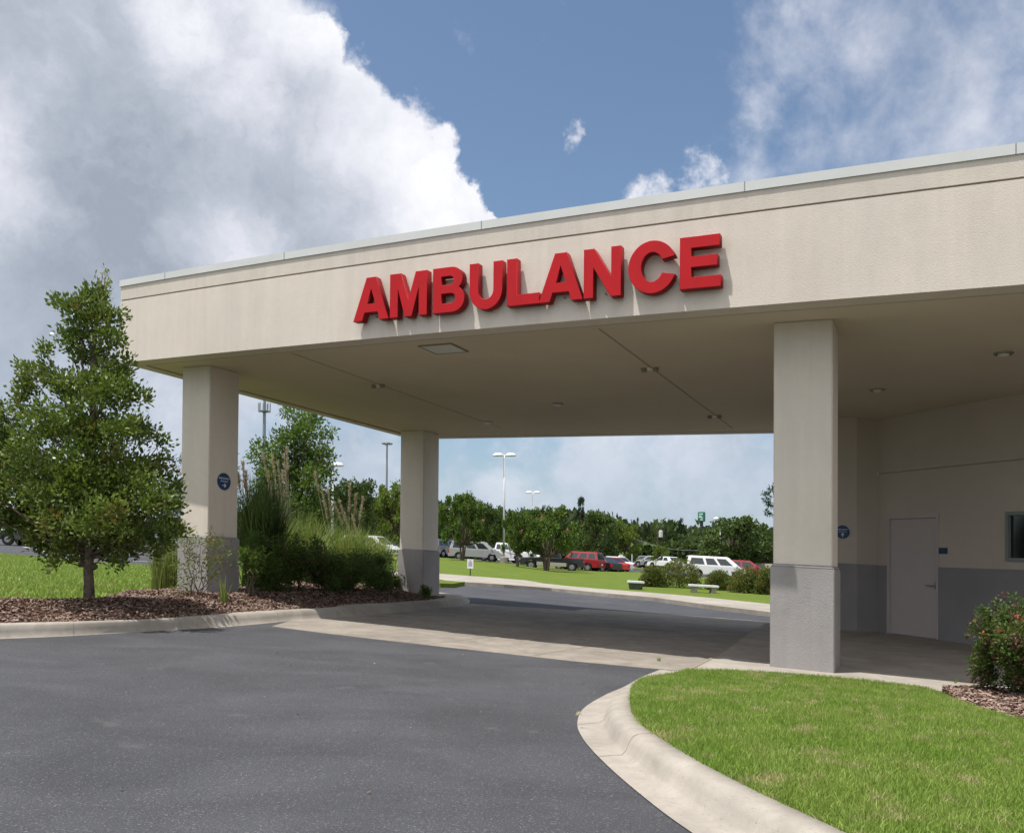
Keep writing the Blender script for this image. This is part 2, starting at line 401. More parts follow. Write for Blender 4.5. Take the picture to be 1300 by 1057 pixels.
# canopy plan from its bottom edge
H = 4.34
A0 = Vector(P(152, 460.5, H)); A1 = Vector(P(1300, 361, H))
ch = (A1-A0).normalized(); nrmF = Vector((ch.y, -ch.x))     # outward, towards the drive
if nrmF.y > 0: nrmF = -nrmF
LF = (A1-A0).length
SAG = .13
def fpt(s, out=0.):        # point on the front line at arc position s, offset outwards
    t = s/LF; b = SAG*4*t*(1-t) if t < 1 else -SAG*4*(t-1)*.6
    db = SAG*4*(1-2*t)/LF if t < 1 else -SAG*4*.6/LF
    p = A0 + ch*s + nrmF*b
    tg = (ch + nrmF*db).normalized(); n = Vector((tg.y, -tg.x))
    if n.dot(nrmF) < 0: n = -n
    return p + n*out, tg, n
SEND = LF + 2.6
dS = -nrmF                                                  # depth direction
BL = Vector(P(510.5, 554.3, H)); dl = (BL-A0).normalized()
B1 = Vector(P(558.9, 556.9, H)); B2 = Vector(P(978.9, 550.1, H)); db_ = (B2-B1).normalized()
def isect(p, d, q, e):
    den = d.x*e.y-d.y*e.x; t = ((q.x-p.x)*e.y-(q.y-p.y)*e.x)/den; return p+d*t
BLc = isect(A0, dl, B1, db_)
BR = B1 + db_*11.5
print('canopy', A0, A1, BLc, BR, LF)

# drive slab under the canopy
sp = [P(345, 795, 0), P(420, 804.7, 0), P(520, 816.3, 0), P(635, 829, 0), P(735, 840, 0), P(838.5, 849.5, 0), P(872, 853, 0), P(900, 838.5, 0)]
sp += [P(936, 819, 0), P(973, 800, 0)]
sp += [(P(973, 800, 0)[0]+1.6, P(973, 800, 0)[1]+2.6), P(1010, 791, 0), P(973, 789, 0), P(900, 783, 0), P(760, 774, 0), P(660, 768, 0), P(600, 765, 0), P(560, 768, 0), P(470, 777, 0), P(400, 783, 0), P(374, 786.5, 0)]
slab_poly = sp
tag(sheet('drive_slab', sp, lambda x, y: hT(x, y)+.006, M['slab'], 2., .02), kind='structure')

# wall line of the building (plan)
WC = Vector(P(1114.6, 533.3, H)); wd = Vector((-math.sin(-.343), -math.cos(-.343)))   # along the wall towards the camera
wn = Vector((-wd.y, wd.x)); 
if wn.x > 0: wn = -wn                                        # outwards, to the left
PL = Vector(P(1088, 530.5, H)); PLb = PL + Vector((-.885, .465))*1.0
def wall_hit(px, out=0., py=700):                                    # where a picture column meets the wall
    xr = px_dir(px, py)[0]; d = Vector((xr, 1)); return isect(Vector((0, 0)), d, WC + wn*out, wd)
def ws(p): return (p-WC).dot(wd)
def hS(x, y):                                                # paved floor rises gently to the building
    d = (Vector((x, y))-Vector(P(1018, 851, 0))).dot(Vector((.45, .89)))
    return .012 + .13*min(max(d/6.0, 0), 1)
# walkway slab around the right column up to the building
j0 = P(872, 853, 0); 
wk = [j0, P(900, 838.5, 0), P(936, 819, 0), P(973, 800, 0), (P(973, 800, 0)[0]+1.6, P(973, 800, 0)[1]+2.6)]
wk += [tuple(PLb+Vector((.3, .3))), tuple(PL+Vector((.2, .4))), tuple(WC+Vector((.4, .3))), tuple(WC+wd*10+Vector((.4, 0))), P(1420, 905, 0), P(1300, 886, 0), P(1240, 882, 0), P(1178, 877, 0), P(1120, 869.5, 0), P(1060, 863.5, 0), P(974, 857, 0), P(930, 854.5, 0), P(893, 854, 0)]
tag(sheet('walkway', wk, hS, M['concrete'], .8, .1), kind='structure')
mj = MB()
def groundstrip(mb, pts, wdt, hf, add=.004):
    for a, b in zip(pts[:-1], pts[1:]):
        a = Vector(a); b = Vector(b); t = (b-a).normalized(); n = Vector((-t.y, t.x))*wdt/2
        q = [a-n, b-n, b+n, a+n]; mb.add([W(p.x, p.y, hf(p.x, p.y)+add) for p in q], [(0, 1, 2, 3)])
groundstrip(mj, [P(868, 855, 0), P(900, 838.5, 0), P(936, 819, 0), P(973, 800, 0), (P(973, 800, 0)[0]+1.6, P(973, 800, 0)[1]+2.6)], .03, lambda x, y: max(hS(x, y), 0), .006)
for q in (.33, .66):
    a = Vector(P(420, 804.7, 0)).lerp(Vector(P(838.5, 849.5, 0)), q)
    groundstrip(mj, [tuple(a), tuple(a + Vector((.465, .885))*9.)], .014, lambda x, y: .006, .004)
a = Vector(P(470, 777, 0)).lerp(Vector(P(400, 783, 0)), .5)
groundstrip(mj, [tuple(a), tuple(a+Vector((.885, -.465))*8.5)], .014, lambda x, y: .006, .004)
tag(mj.build('pavement_joints', M['joint']), kind='structure')

# far sidewalk, lawns
walk = [P(430, 722), P(500, 727), P(559, 731.6), P(610, 735.5), P(668, 740), P(715, 747), P(760, 751), P(830, 756.5), P(900, 763), P(974, 771), P(1040, 780), P(1100, 789), 
        P(1100, 804), P(1040, 793), P(974, 782), P(900, 773), P(830, 763), P(760, 756.5), P(700, 750.5), P(640, 746), P(600, 743.5), P(559, 741), P(500, 735), P(430, 729)]
tag(sheet('sidewalk', walk, lambda x, y: hT(x, y)+.13, M['concrete'], 1.5, .2), kind='structure')
lawnF = [P(430, 722), P(500, 727), P(559, 731.6), P(610, 735.5), P(668, 740), P(715, 747), P(760, 751), P(830, 756.5), P(900, 763), P(974, 771), P(1040, 780), P(1100, 789),
         P(1180, 765), P(1100, 752), P(1000, 745), P(930, 738), P(870, 733), P(820, 728), P(760, 725.5), P(700, 721.5), P(650, 717), P(600, 712), P(559, 709), P(500, 706), P(430, 703)]
tag(sheet('lawn', lawnF, lambda x, y: hT(x, y)+.12, M['lawn'], 2.5, .2), kind='structure')
tag(sheet('lawn', [P(559, 740), P(566, 741.5), P(590, 743.3), P(575, 746), P(559, 745.5), P(540, 742)], lambda x, y: hT(x, y)+.145, M['lawn'], 1., .2), kind='structure')
# grass islands and pale verge far over the car park
for pts in ([P(770, 716.2), P(800, 717), P(812, 719.2), P(770, 718.6)], [P(640, 706), P(700, 708.5), P(700, 710), P(640, 707.5)]):
    tag(sheet('grass_island', pts, lambda x, y: hT(x, y)+.1, M['lawn'], 4, .15), kind='structure')

# ---- planting bed at the left with its kerb
kb = [(-420, 839), (-90, 817), (-40, 814), (0, 811), (60, 808.5), (129, 805), (213, 800), (278, 796.3), (333, 791.5), (375, 787.5), (420, 784.5), (473, 781), (520, 776.3), (552, 772.8), (580, 769.7), (594.6, 767), (601, 763.5), (598, 760.5), (583, 757.5), (565, 755), (545, 753)]
kt = [(-420, 817), (-90, 797), (-40, 794), (0, 791.5), (60, 790), (129, 788), (213, 784.5), (291, 779), (333, 776.3), (368, 774), (420, 771.5), (451, 768.2), (500, 765.5), (535, 763), (562, 760.7), (574, 758.5), (578, 757), (574, 755.8), (566, 754.6), (555, 753.4), (545, 752.5)]
KB = [Vector(P(*p, 0)) for p in kb]; KT = [Vector(P(*p, .155)) for p in kt]
def loft_kerb(name, O, I, prof, m, hs=None, label=None):
    """kerb lofted between outer line O (at the gutter) and inner line I; prof = (fraction across, height)"""
    vs = []; n = len(O); k = len(prof)
    for i in range(n):
        sc = hs[i] if hs else 1.
        for f, h in prof:
            p = O[i].lerp(I[i], f); vs.append(W(p.x, p.y, h*sc + .002))
    fs = [(i*k+j, (i+1)*k+j, (i+1)*k+j+1, i*k+j+1) for i in range(n-1) for j in range(k-1)]
    o = mesh_obj(name, vs, fs, m, None, True)
    bm = bmesh.new(); bm.from_mesh(o.data)
    for f in bm.faces:
        if f.normal.z < 0: f.normal_flip()
    bm.to_mesh(o.data); bm.free()
    return o
def dens(lst, step=.35):
    o = []
    return o
def resample(O, I, m_=6):
    o2, i2 = [], []
    def cr_(p, i, t):
        p0, p1, p2, p3 = p[max(i-1, 0)], p[i], p[i+1], p[min(i+2, len(p)-1)]
        return .5*((2*p1)+(p2-p0)*t+(2*p0-5*p1+4*p2-p3)*t*t+(3*p1-p0-3*p2+p3)*t**3)
    for i in range(len(O)-1):
        for j in range(m_): o2.append(cr_(O, i, j/m_)); i2.append(cr_(I, i, j/m_))
    o2.append(O[-1]); i2.append(I[-1]); return o2, i2
KBr, KTr = resample(KB, KT, 4)
# widen the kerb top a little behind the face
prof = [(0, 0), (.18, .015), (.34, .075), (.5, .13), (.7, .152), (1., .155), (1.6, .155), (1.75, .10)]
tag(loft_kerb('kerb', KBr, KTr, prof, M['concrete']), kind='structure')
bed_back = [(520, 743), (470, 737), (400, 734), (330, 737), (270, 741), (232, 744), (200, 741.5), (165, 743), (140, 748), (105, 757), (50, 758), (0, 757.5), (-90, 760), (-420, 768)]
inner = [KB[i].lerp(KT[i], 1.5) for i in range(len(KB))]
bedP = [tuple(p) for p in inner] + [P(x, y, .25) for x, y in bed_back]
edge = [Vector(p) for p in bedP]
def dist_edge(x, y, poly):
    p = Vector((x, y)); best = 9
    n = len(poly)
    for i in range(n):
        a = poly[i]; b = poly[(i+1) % n]; ab = b-a; t = min(max((p-a).dot(ab)/max(ab.length_squared, 1e-9), 0), 1)
        best = min(best, (a+ab*t-p).length)
    return best
def hB(x, y): return .135 + .16*smooth(dist_edge(x, y, edge), 0, 1.3) + .02*math.sin(x*3.1)*math.sin(y*2.7)
tag(sheet('mulch_bed', bedP, hB, M['mulch_bed'], .5, .2), kind='structure')
def scatter_in(poly, n):
    xs = [p[0] for p in poly]; ys = [p[1] for p in poly]; o = []
    while len(o) < n:
        x = random.uniform(min(xs), max(xs)); y = random.uniform(min(ys), max(ys))
        if inside(poly, x, y): o.append((x, y))
    return o
def chips(name, poly, n, hf, lab, lim=None, sz=1.):
    pts = scatter_in(poly, n); V = np.zeros((n, 4, 3)); 
    for i, (x, y) in enumerate(pts):
        l, wd_ = random.uniform(.012, .036)*sz, random.uniform(.005, .013)*sz
        a = random.uniform(0, math.pi); tx, ty = random.gauss(0, .35), random.gauss(0, .35)
        dx = Vector((math.cos(a), math.sin(a), tx)).normalized()*l; dy = Vector((-math.sin(a), math.cos(a), ty)).normalized()*wd_
        c = W(x, y, hf(x, y)+random.uniform(.004, .03))
        for k, (sx, sy) in enumerate(((-1, -1), (1, -1), (.8, 1), (-1, .9))): V[i, k] = c + dx*sx + dy*sy
    Fc = np.arange(n*4).reshape(n, 4)
    o = mesh_obj(name, V.reshape(-1, 3), Fc, M['chip']); return tag(o, lab, 'mulch', kind='stuff')
chips('bark_mulch', bedP, 74000, hB, 'brown bark mulch covering the planting bed round the left columns')

# lawn at the far left behind the bed
lawnL = [P(x, y, add=.12) for x, y in ((-420, 778), (-90, 768), (0, 765), (50, 765), (105, 764), (140, 755), (165, 750), (200, 748), (232, 749), (300, 741), (400, 736), (440, 738), (420, 728), (300, 723), (230, 721), (170, 717.5), (120, 714.5), (60, 708.5), (0, 703.5), (-90, 697), (-420, 680))]
tag(sheet('lawn', lawnL, lambda x, y: hT(x, y)+.118, M['lawn'], 1.5, .25), kind='structure')
ms = MB()
for a, b in (((152, 711.9), (206, 713.2)), ((60, 700), (30, 694)), ((100, 702), (75, 695))):
    pa, pb = P(*a), P(*b); groundstrip(ms, [pa, pb], .22, hT, .012)
for i in range(5):
    pa, pb = P(770+i*22, 721.5-i*.3), P(776+i*20, 717.6+i*.1); groundstrip(ms, [pa, pb], .12, hT, .012)
tag(ms.build('parking_lines', M['line']), kind='structure')

# ---- grass island in the right foreground with rolled kerb
go = [(838.5, 849.5), (815, 859), (792, 871.5), (772, 880), (751, 891.5), (740, 900), (735, 908), (733, 917), (734, 926), (739, 936), (746, 946), (764.6, 966), (800, 998), (860, 1045), (960, 1110), (1100, 1200), (1300, 1330)]
gi = [(872, 853.5), (851, 860), (828, 864), (818, 867), (811, 871.5), (805, 877), (801.5, 884), (800, 892), (801.5, 901), (806, 910), (812, 918), (835, 934.6), (883, 964), (960, 1004), (1070, 1055), (1220, 1125), (1440, 1230)]
hs = [0.0, 0.0, .02, .05, .1, .25, .45, .75, .95, 1, 1, 1, 1, 1, 1, 1, 1]
GO = [Vector(P(*p, 0)) for p in go]; GI = [Vector(P(*p, .13*h)) for p, h in zip(gi, hs)]
GOr, GIr = resample(GO, GI, 5)
hsr = []
for i in range(len(hs)-1):
    for j in range(5): hsr.append(hs[i]+(hs[i+1]-hs[i])*j/5)
hsr.append(1)
tag(loft_kerb('kerb', GOr, GIr, [(0, .004), (.2, .006), (.42, .004), (.5, .03), (.56, .08), (.63, .115), (.72, .128), (1., .13), (1.04, .05)], M['concrete'], [max(h, .06) for h in hsr]), kind='structure')
isl = [tuple(GIr[i]) for i in range(len(GIr))] + [P(1700, 1200, .1), P(1500, 1000, .1), P(1420, 960, .1), P(1300, 920, .1), P(1245, 902, .1), P(1215, 892, .06), P(1196, 884, .03), P(1178, 876, .02), P(1120, 868.5, .01), P(1060, 862.5, .01), P(974, 856, .01), P(930, 853.5, .01), P(893, 853, .01)]
iv = [Vector(p) for p in isl]
yA, yB = P(870, 853, 0)[1], P(801, 900, .1)[1]
def hI(x, y): return .02 + .10*smooth(y, yA-.2, yB)
tag(sheet('island_lawn', isl, hI, M['soil'], .4, .1), kind='structure')
def blades(name, poly, n, hf, hgt, wid, lab, lean=.65, m=None, cat='grass'):
    pts = np.array(scatter_in(poly, n)); hts = rng.uniform(hgt[0], hgt[1], n); a = rng.uniform(0, 2*np.pi, n); wd_ = rng.uniform(wid[0], wid[1], n)
    la = rng.uniform(0, 2*np.pi, n); ll = np.abs(rng.normal(0, lean, n)).clip(0, 1.2)
    base = np.array([tuple(W(x, y, hf(x, y))) for x, y in pts])
    dx = np.stack([np.cos(a), np.sin(a), np.zeros(n)], 1)*wd_[:, None]
    tip = base + np.stack([np.cos(la)*ll*hts, np.sin(la)*ll*hts, hts/np.sqrt(1+.6*ll**2)], 1)
    mid = base*.5 + tip*.5 + np.array([0, 0, 1])*(hts*.12)[:, None]
    V = np.stack([base-dx, base+dx, mid+dx*.75, tip, mid-dx*.75], 1)
    idx = np.arange(n)[:, None]*5
    Fq = np.concatenate([idx+np.array([[0, 1, 2, 4]]), ], 0); 
    F3 = np.concatenate([idx+np.array([[0, 1, 2]]), idx+np.array([[0, 2, 4]]), idx+np.array([[4, 2, 3]])], 0)
    o = mesh_obj(name, V.reshape(-1, 3), F3, m or M['bladeG']); return tag(o, lab, cat, kind='stuff')
g_isl = [p for p in isl]
blades('grass', isl, 210000, hI, (.022, .060), (.0016, .0036), 'thick green turf on the kerbed island in the foreground')
blades('grass', lawnL, 80000, lambda x, y: hT(x, y)+.118, (.05, .12), (.008, .018), 'bright lawn behind the mulch bed at the left')
if 0: blades('grass', lawnF, 70000, lambda x, y: hT(x, y)+.12, (.06, .13), (.015, .035), 'sunlit lawn beyond the drive below the parked cars')
# brown clippings where the turf meets the kerb, a few dry leaves on the drive
lit = [P(x, y, .12) for x, y in ((803, 893), (809, 912), (835, 933), (883, 962), (960, 1002), (968, 996), (900, 958), (850, 928), (818, 904), (808, 890))]
def litter(name, poly, n, hf, sz, m, lab):
    pts = scatter_in(poly, n); V = np.zeros((n, 4, 3))
    for i, (x, y) in enumerate(pts):
        a = random.uniform(0, 6.28); l = random.uniform(.4, 1)*sz; dx = Vector((math.cos(a), math.sin(a), random.gauss(0, .25)))*l; dy = Vector((-math.sin(a), math.cos(a), random.gauss(0, .25)))*l*random.uniform(.2, .5)
        c = W(x, y, hf(x, y)+.004+.3*sz*random.random())
        for k, (sx, sy) in enumerate(((-1, 0), (0, -1), (1, 0), (0, 1))): V[i, k] = c+dx*sx+dy*sy+Vector((0, 0, .15*sz if k % 2 else 0))
    return tag(mesh_obj(name, V.reshape(-1, 3), np.arange(n*4).reshape(n, 4), m), lab, 'litter', kind='stuff')
litter('dry_clippings', lit, 2600, lambda x, y: .12, .014, M['chip'], 'brown dry clippings along the inner edge of the island kerb')
litter('fallen_leaves', [P(60, 830, 0), P(330, 800, 0), P(820, 860, 0), P(740, 900, 0), P(600, 1040, 0), P(100, 1040, 0)], 110, lambda x, y: .004, .016, M['chip'], 'scattered dry leaf scraps on the asphalt drive')
mk = MB()
def kj(O, I, i, prof_):
    a, b = O[i], I[i]; t = (b-a).normalized(); n = Vector((-t.y, t.x))*.0035
    for (f0, h0), (f1, h1) in zip(prof_[:-1], prof_[1:]):
        p, q = a.lerp(b, f0), a.lerp(b, f1); mk.add([W((p-n).x, (p-n).y, h0+.006), W((q-n).x, (q-n).y, h1+.006), W((q+n).x, (q+n).y, h1+.006), W((p+n).x, (p+n).y, h0+.006)], [(0, 1, 2, 3)])
gp = [(0, .004), (.2, .006), (.42, .004), (.5, .03), (.56, .08), (.63, .115), (.72, .128), (1., .13)]
for i in (37, 54): kj(GOr, GIr, min(i, len(GOr)-1), gp)
for i in (10, 18, 26, 34, 44, 52): kj(KBr, KTr, i, prof[:7])
tag(mk.build('kerb_joints', M['joint']), kind='structure')
# mulch strip under the rose bush
mr = [P(1196, 879, .03), P(1215, 889, .06), P(1245, 901, .1), P(1300, 919, .1), P(1420, 960, .1), P(1500, 1000, .1), P(1500, 915, .02), P(1420, 906, .02), P(1300, 885, .02), P(1240, 879, .02)]
tag(sheet('mulch_bed', mr, lambda x, y: .075, M['mulch_bed'], .4, .1), kind='structure')
chips('bark_mulch', mr, 13000, lambda x, y: .08, 'bark mulch strip below the rose bush at the right')

# ------------------------------------------------------------------ canopy
can = empty('ambulance_canopy', W(A0.x, A0.y, 0))
tag(can, 'wide beige stucco canopy over the ambulance drive, carried by square columns', 'canopy')
m0 = (A0+A1)/2
fr = [wx for wx in (380, 640, 880, 1180)]
def fhit(px, out=0., py=300):           # arc position where a picture column meets the front line
    lo, hi = -1., SEND
    xr = px_dir(px, py)[0]
    for _ in range(50):
        mid = (lo+hi)/2; p = fpt(mid, out)[0]
        if p.x/p.y < xr: lo = mid
        else: hi = mid
    return lo
def fh(px, py, out=0.):
    p = fpt(fhit(px, out, py), out)[0]; return Hh(px, py, p.y)
Hg = np.mean([fh(x, y) for x, y in ((380, 347.3), (640, 309.6), (880, 277), (1180, 240.7), (252, 367.8))])
Hc = np.mean([fh(x, y, .05) for x, y in ((380, 326.2), (640, 284.9), (880, 249.9), (1180, 208.4))])
Ht = np.mean([fh(x, y, .05) for x, y in ((380, 317.1), (640, 273.5), (880, 238.5), (1180, 195.7))])
print('heights', Hg, Hc, Ht, [round(fh(x, y), 2) for x, y in ((380, 347.3), (640, 309.6), (880, 277), (1180, 240.7), (252, 367.8))])
SS = [SEND*i/28 for i in range(29)]
FR = [fpt(s)[0] for s in SS]
th = .3
def offs(pts, o_):
    return [fpt(s, o_)[0] for s in SS]
def ring(mb, out, z0, z1, depth=.3):
    """closed band along front, left side and back of the canopy"""
    fo = offs(None, out); fi = offs(None, out-depth)
    ln = Vector((dl.y, -dl.x));  ln = -ln if ln.dot(ch) > 0 else ln
    bn = Vector((db_.y, -db_.x)); bn = -bn if bn.y < 0 else bn
    def corner(o1, pf, df):
        return isect(pf, df, A0 + ln*o1, dl)
    def back(o1, o2): return isect(BLc + ln*o1, dl, BLc + bn*o2, db_)
    fo2 = [corner(out, fo[0], (fo[1]-fo[0]).normalized())] + fo[1:]
    fi2 = [corner(out-depth, fi[0], (fi[1]-fi[0]).normalized())] + fi[1:]
    for i in range(len(fo2)-1):
        mb.prism([tuple(fo2[i]), tuple(fo2[i+1]), tuple(fi2[i+1]), tuple(fi2[i])], z0, z1)
    b_o, b_i = back(out, out), back(out-depth, out-depth)
    mb.prism([tuple(fo2[0]), tuple(fi2[0]), tuple(b_i), tuple(b_o)], z0, z1)
    mb.prism([tuple(b_o), tuple(b_i), tuple(BR+bn*(out-depth)), tuple(BR+bn*out)], z0, z1)
def bandmesh(name, out, z0, z1, m, depth=.3):
    mb = MB(W); ring(mb, out, z0, z1, depth)
    bm_ = mb
    o = mb.build(name, m, None)
    # drop the inner partition faces left between neighbouring segments
    b = bmesh.new(); b.from_mesh(o.data); bmesh.ops.remove_doubles(b, verts=b.verts, dist=.0005)
    seen = {}
    for f in b.faces:
        k = tuple(sorted(v.index for v in f.verts)); seen.setdefault(k, []).append(f)
    kill = [f for k, fl in seen.items() if len(fl) > 1 for f in fl]
    bmesh.ops.delete(b, geom=kill, context='FACES_ONLY'); bmesh.ops.recalc_face_normals(b, faces=b.faces)
    b.to_mesh(o.data); b.free(); attach(o, can); return o
bandmesh('fascia', 0, H, Hg-.012, M['stucco'])
bandmesh('fascia_joint', -.02, Hg-.012, Hg+.012, M['joint'], .27)
bandmesh('fascia_band', 0, Hg+.012, Hc, M['stucco_band'])
cp = bandmesh('coping', .018, Hc, Ht, M['coping'], .42)
# coping seams
for px in (150+60, 361, 611, 945, 1290):
    mb = MB(W)
    s = fhit(px, .018); p, tg, n = fpt(s, .020)
    q = [p-tg*.006, p+tg*.006, p+tg*.006-n*.01, p-tg*.006-n*.01]
    mb.prism([tuple(x) for x in q], Hc-.003, Ht+.002)
    mb.build('coping_seam', M['metalG'], cp)
# roof deck and soffit
FARR = tuple(fpt(SEND)[0] + Vector((9, 3)))
full = [tuple(p) for p in offs(None, -.1)] + [FARR, tuple(BR), tuple(BLc)]
mb = MB(W); mb.prism(full, Hc-.10, Hc-.02); mb.build('roof_deck', M['coping'], can)
so_poly = [tuple(p) for p in offs(None, -.28)] + [FARR, tuple(BR-Vector((0, .28))), tuple(BLc+Vector((.28, -.33)))]
so_poly[0] = tuple(fpt(.3, -.28)[0])
mb = MB(W); mb.prism(so_poly, H+.012, H+.06); sf = mb.build('soffit', M['soffit'], can)
# drip groove and control joints on the soffit: thin raised beads
def sstrip(mb, pts, wdt, z0, z1):
    for a, b in zip(pts[:-1], pts[1:]):
        a = Vector(a); b = Vector(b); t = (b-a).normalized(); n = Vector((-t.y, t.x))*wdt/2
        mb.prism([tuple(a-n), tuple(b-n), tuple(b+n), tuple(a+n)], z0, z1)
mb = MB(W)
ln = Vector((dl.y, -dl.x));  ln = -ln if ln.dot(ch) > 0 else ln
for (a, b) in (((371, 449), (483, 489)), ((760, 418), (930, 544))):
    pa = Vector(P(*a, H)); pb = Vector(P(*b, H)); d = (pb-pa).normalized()
    if a[0] == 371: pb = pa + d*7.6
    sstrip(mb, [tuple(pa), tuple(pb)], .024 if a[0] == 760 else .014, H+.004, H+.0115)
sstrip(mb, [tuple(fpt(s, -.30)[0]) for s in SS], .022, H-.002, H+.0115)
q0 = fpt(0, -.30)[0]; e1 = isect(q0, ch, A0-ln*.30, dl)
sstrip(mb, [tuple(e1), tuple(e1+dl*((BLc-A0).length-.5))], .022, H-.003, H+.0105)
mb.build('soffit_joint', mat('soffit_joint', (.40, .34, .26), .95), sf)
# recessed downlights
def downlight(px, py, r=.12):
    x, y = P(px, py, H)
    mb = MB(W); mb.lathe([(r*1.0, .010), (r*1.0, -.012), (r*.86, -.016), (r*.80, -.004), (r*.78, .010)], (x, y, H), 20)
    d = mb.build('downlight', M['steel'], can)
    mb = MB(W); mb.lathe([(r*.62, .008), (r*.60, -.02), (r*.3, -.035), (.01, -.04)], (x, y, H), 16); mb.build('lens', M['lens'], d)
for p in ((1274, 449), (1114, 495), (708, 513), (620, 536)): downlight(*p)
def twin(px, py):
    x, y = P(px, py, H)
    for s in (-1, 1):
        mb = MB(W); c = Vector((x, y))+Vector((.885, -.465))*.10*s; mb.lathe([(.045, .01), (.045, -.035), (.03, -.05), (.01, -.055)], (c.x, c.y, H), 10)
        hd_ = mb.build('sprinkler_head', M['joint'], can)
    mb = MB(W); mb.lathe([(.05, .01), (.05, -.012), (.02, -.03), (.01, -.03)], (x, y, H), 12); mb.build('sprinkler_cover', M['lens'], can)
for p in ((825, 468), (907, 528), (480, 489)): twin(*p)
c = Vector(P(563, 443, H)); u = Vector((.885, -.465)); v = Vector((.465, .885))
mb = MB(W)
for (a, b, c0, d0) in ((-.30, .30, -.26, -.23), (-.30, .30, .23, .26), (-.30, -.27, -.23, .23), (.27, .30, -.23, .23)):
    mb.prism([tuple(c+u*a+v*c0), tuple(c+u*b+v*c0), tuple(c+u*b+v*d0), tuple(c+u*a+v*d0)], H-.006, H+.0115)
fr_ = mb.build('access_hatch', M['joint'], can)
mb = MB(W); mb.prism([tuple(c+u*a+v*b) for a, b in ((-.265, -.225), (.265, -.225), (.265, .225), (-.265, .225))], H-.004, H+.006)
mb.build('hatch_panel', M['coping'], fr_)

# columns
HD = 1.31
def column(arris, face=None, base=-.02, size=.72, name='column', corner=0, lab=None):
    """arris = plan point of the corner nearest the camera; u runs along the front, v goes back"""
    fu = Vector((-.885, .465)); fv = Vector((.465, .885)); a = Vector(arris)
    if face == 'right': fu = Vector((-.9, .436)).normalized(); fv = Vector((.436, .9))
    def sq(g): 
        p = a - fu*g - fv*g
        k = size+2*g
        return [tuple(p), tuple(p+fu*k), tuple(p+fu*k+fv*k), tuple(p+fv*k)]
    mb = MB(W); mb.prism(sq(0), HD-.01, H+.011); sh = mb.build('column', M['stucco'], can, .012)
    if lab: sh['label'] = lab
    mb = MB(W); mb.prism(sq(.032), base, HD-.035); mb.prism(sq(.0318), HD-.035, HD, top=sq(.002)); mb.build('column_base', M['dado'], sh, .010)
    return sh
cR = Vector(P(1057, 405.6, H)); cL = Vector(P(267.0, 464.2, H)); cF = Vector(P(538.3, 547, H))
column(cR, 'right', -.02, .70, lab='right front column standing beside the walkway and grass island')
column(cL, None, .0, .70, lab='left front column rising from the mulch bed, with a round sign')
column(cF, None, .0, .72, lab='far column at the tip of the planting bed')

# ------------------------------------------------------------------ hospital building
bld = empty('hospital_building', W(WC.x, WC.y, 0)); tag(bld, 'shaded beige hospital wall with grey base, steel door and window behind the canopy', 'building')
Lw = 11.0; wt = .35
def wp(s, o_=0.): p = WC + wd*s + wn*o_; return p
door0, door1 = ws(wall_hit(1129.5)), ws(wall_hit(1189))
fr0, fr1 = door0-.06, door1+.06
win0 = ws(wall_hit(1277)); win1 = win0+1.5
hdt = np.mean([Hh(1132.7, 658.8, wall_hit(1132.7).y), Hh(1188, 656.5, wall_hit(1188).y)])
hwt, hwb = Hh(1280, 649.5, wall_hit(1280).y), Hh(1280, 712.5, wall_hit(1280).y)
hdw = np.mean([Hh(1195, 719.4, wall_hit(1195).y), Hh(1300, 723.7, wall_hit(1300).y)])
hgw = np.mean([Hh(1121.7, 601.5, wall_hit(1121.7).y), Hh(1300, 581.6, wall_hit(1300).y)])
print('door', door0, door1, hdt, 'win', hwt, hwb, 'dado', hdw, 'groove', hgw, 'floor', hS(*wall_hit(1160)))
def wallbox(mb, s0, s1, h0, h1, o0=-wt, o1=0.):
    mb.prism([tuple(wp(s0, o1)), tuple(wp(s1, o1)), tuple(wp(s1, o0)), tuple(wp(s0, o0))], h0, h1)
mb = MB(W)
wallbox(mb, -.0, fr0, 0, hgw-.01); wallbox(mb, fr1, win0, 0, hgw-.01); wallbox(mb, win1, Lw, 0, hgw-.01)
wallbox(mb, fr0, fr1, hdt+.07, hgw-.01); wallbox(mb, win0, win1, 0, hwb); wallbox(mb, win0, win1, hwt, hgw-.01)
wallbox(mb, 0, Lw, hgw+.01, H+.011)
mb.build('wall', M['stuccoshade'], bld)
mb = MB(W); wallbox(mb, 0, Lw, hgw-.01, hgw+.01, -wt, -.015); mb.build('wall_joint', mat('wall_joint', (.34, .295, .24), .95), bld)
mb = MB(W); wallbox(mb, -.002, fr0, -.02, hdw, .0, .03); wallbox(mb, fr1, win0+3, -.02, hdw, .0, .03); wallbox(mb, win0+3, Lw, -.02, hdw, 0, .03)
mb.build('wall_base', M['dadoshade'], bld, .004)
# pilaster and return wall at the inner corner
fu = Vector((-.885, .465)); fv = Vector((.465, .885))
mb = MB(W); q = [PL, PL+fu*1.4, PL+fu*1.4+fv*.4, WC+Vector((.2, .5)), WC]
mb.prism([tuple(x) for x in q], 0, H+.011); mb.build('corner_wall', M['stuccoshade'], bld)
dn = Vector((-(WC-PL).y, (WC-PL).x)).normalized(); dn = -dn if dn.y > 0 else dn
mb = MB(W); g = .03; q = [PL-fv*g+dn*0+Vector((g*.3, -g*.2)), PL+fu*1.4-fv*g, PL+fu*1.4, PL]
mb.prism([tuple(x) for x in q], -.02, hdw)
q = [PL+Vector((g*.3, -g*.2))-fv*g, PL, WC, WC+dn*g]; mb.prism([tuple(x) for x in q], -.02, hdw); mb.build('corner_wall_base', M['dadoshade'], bld)
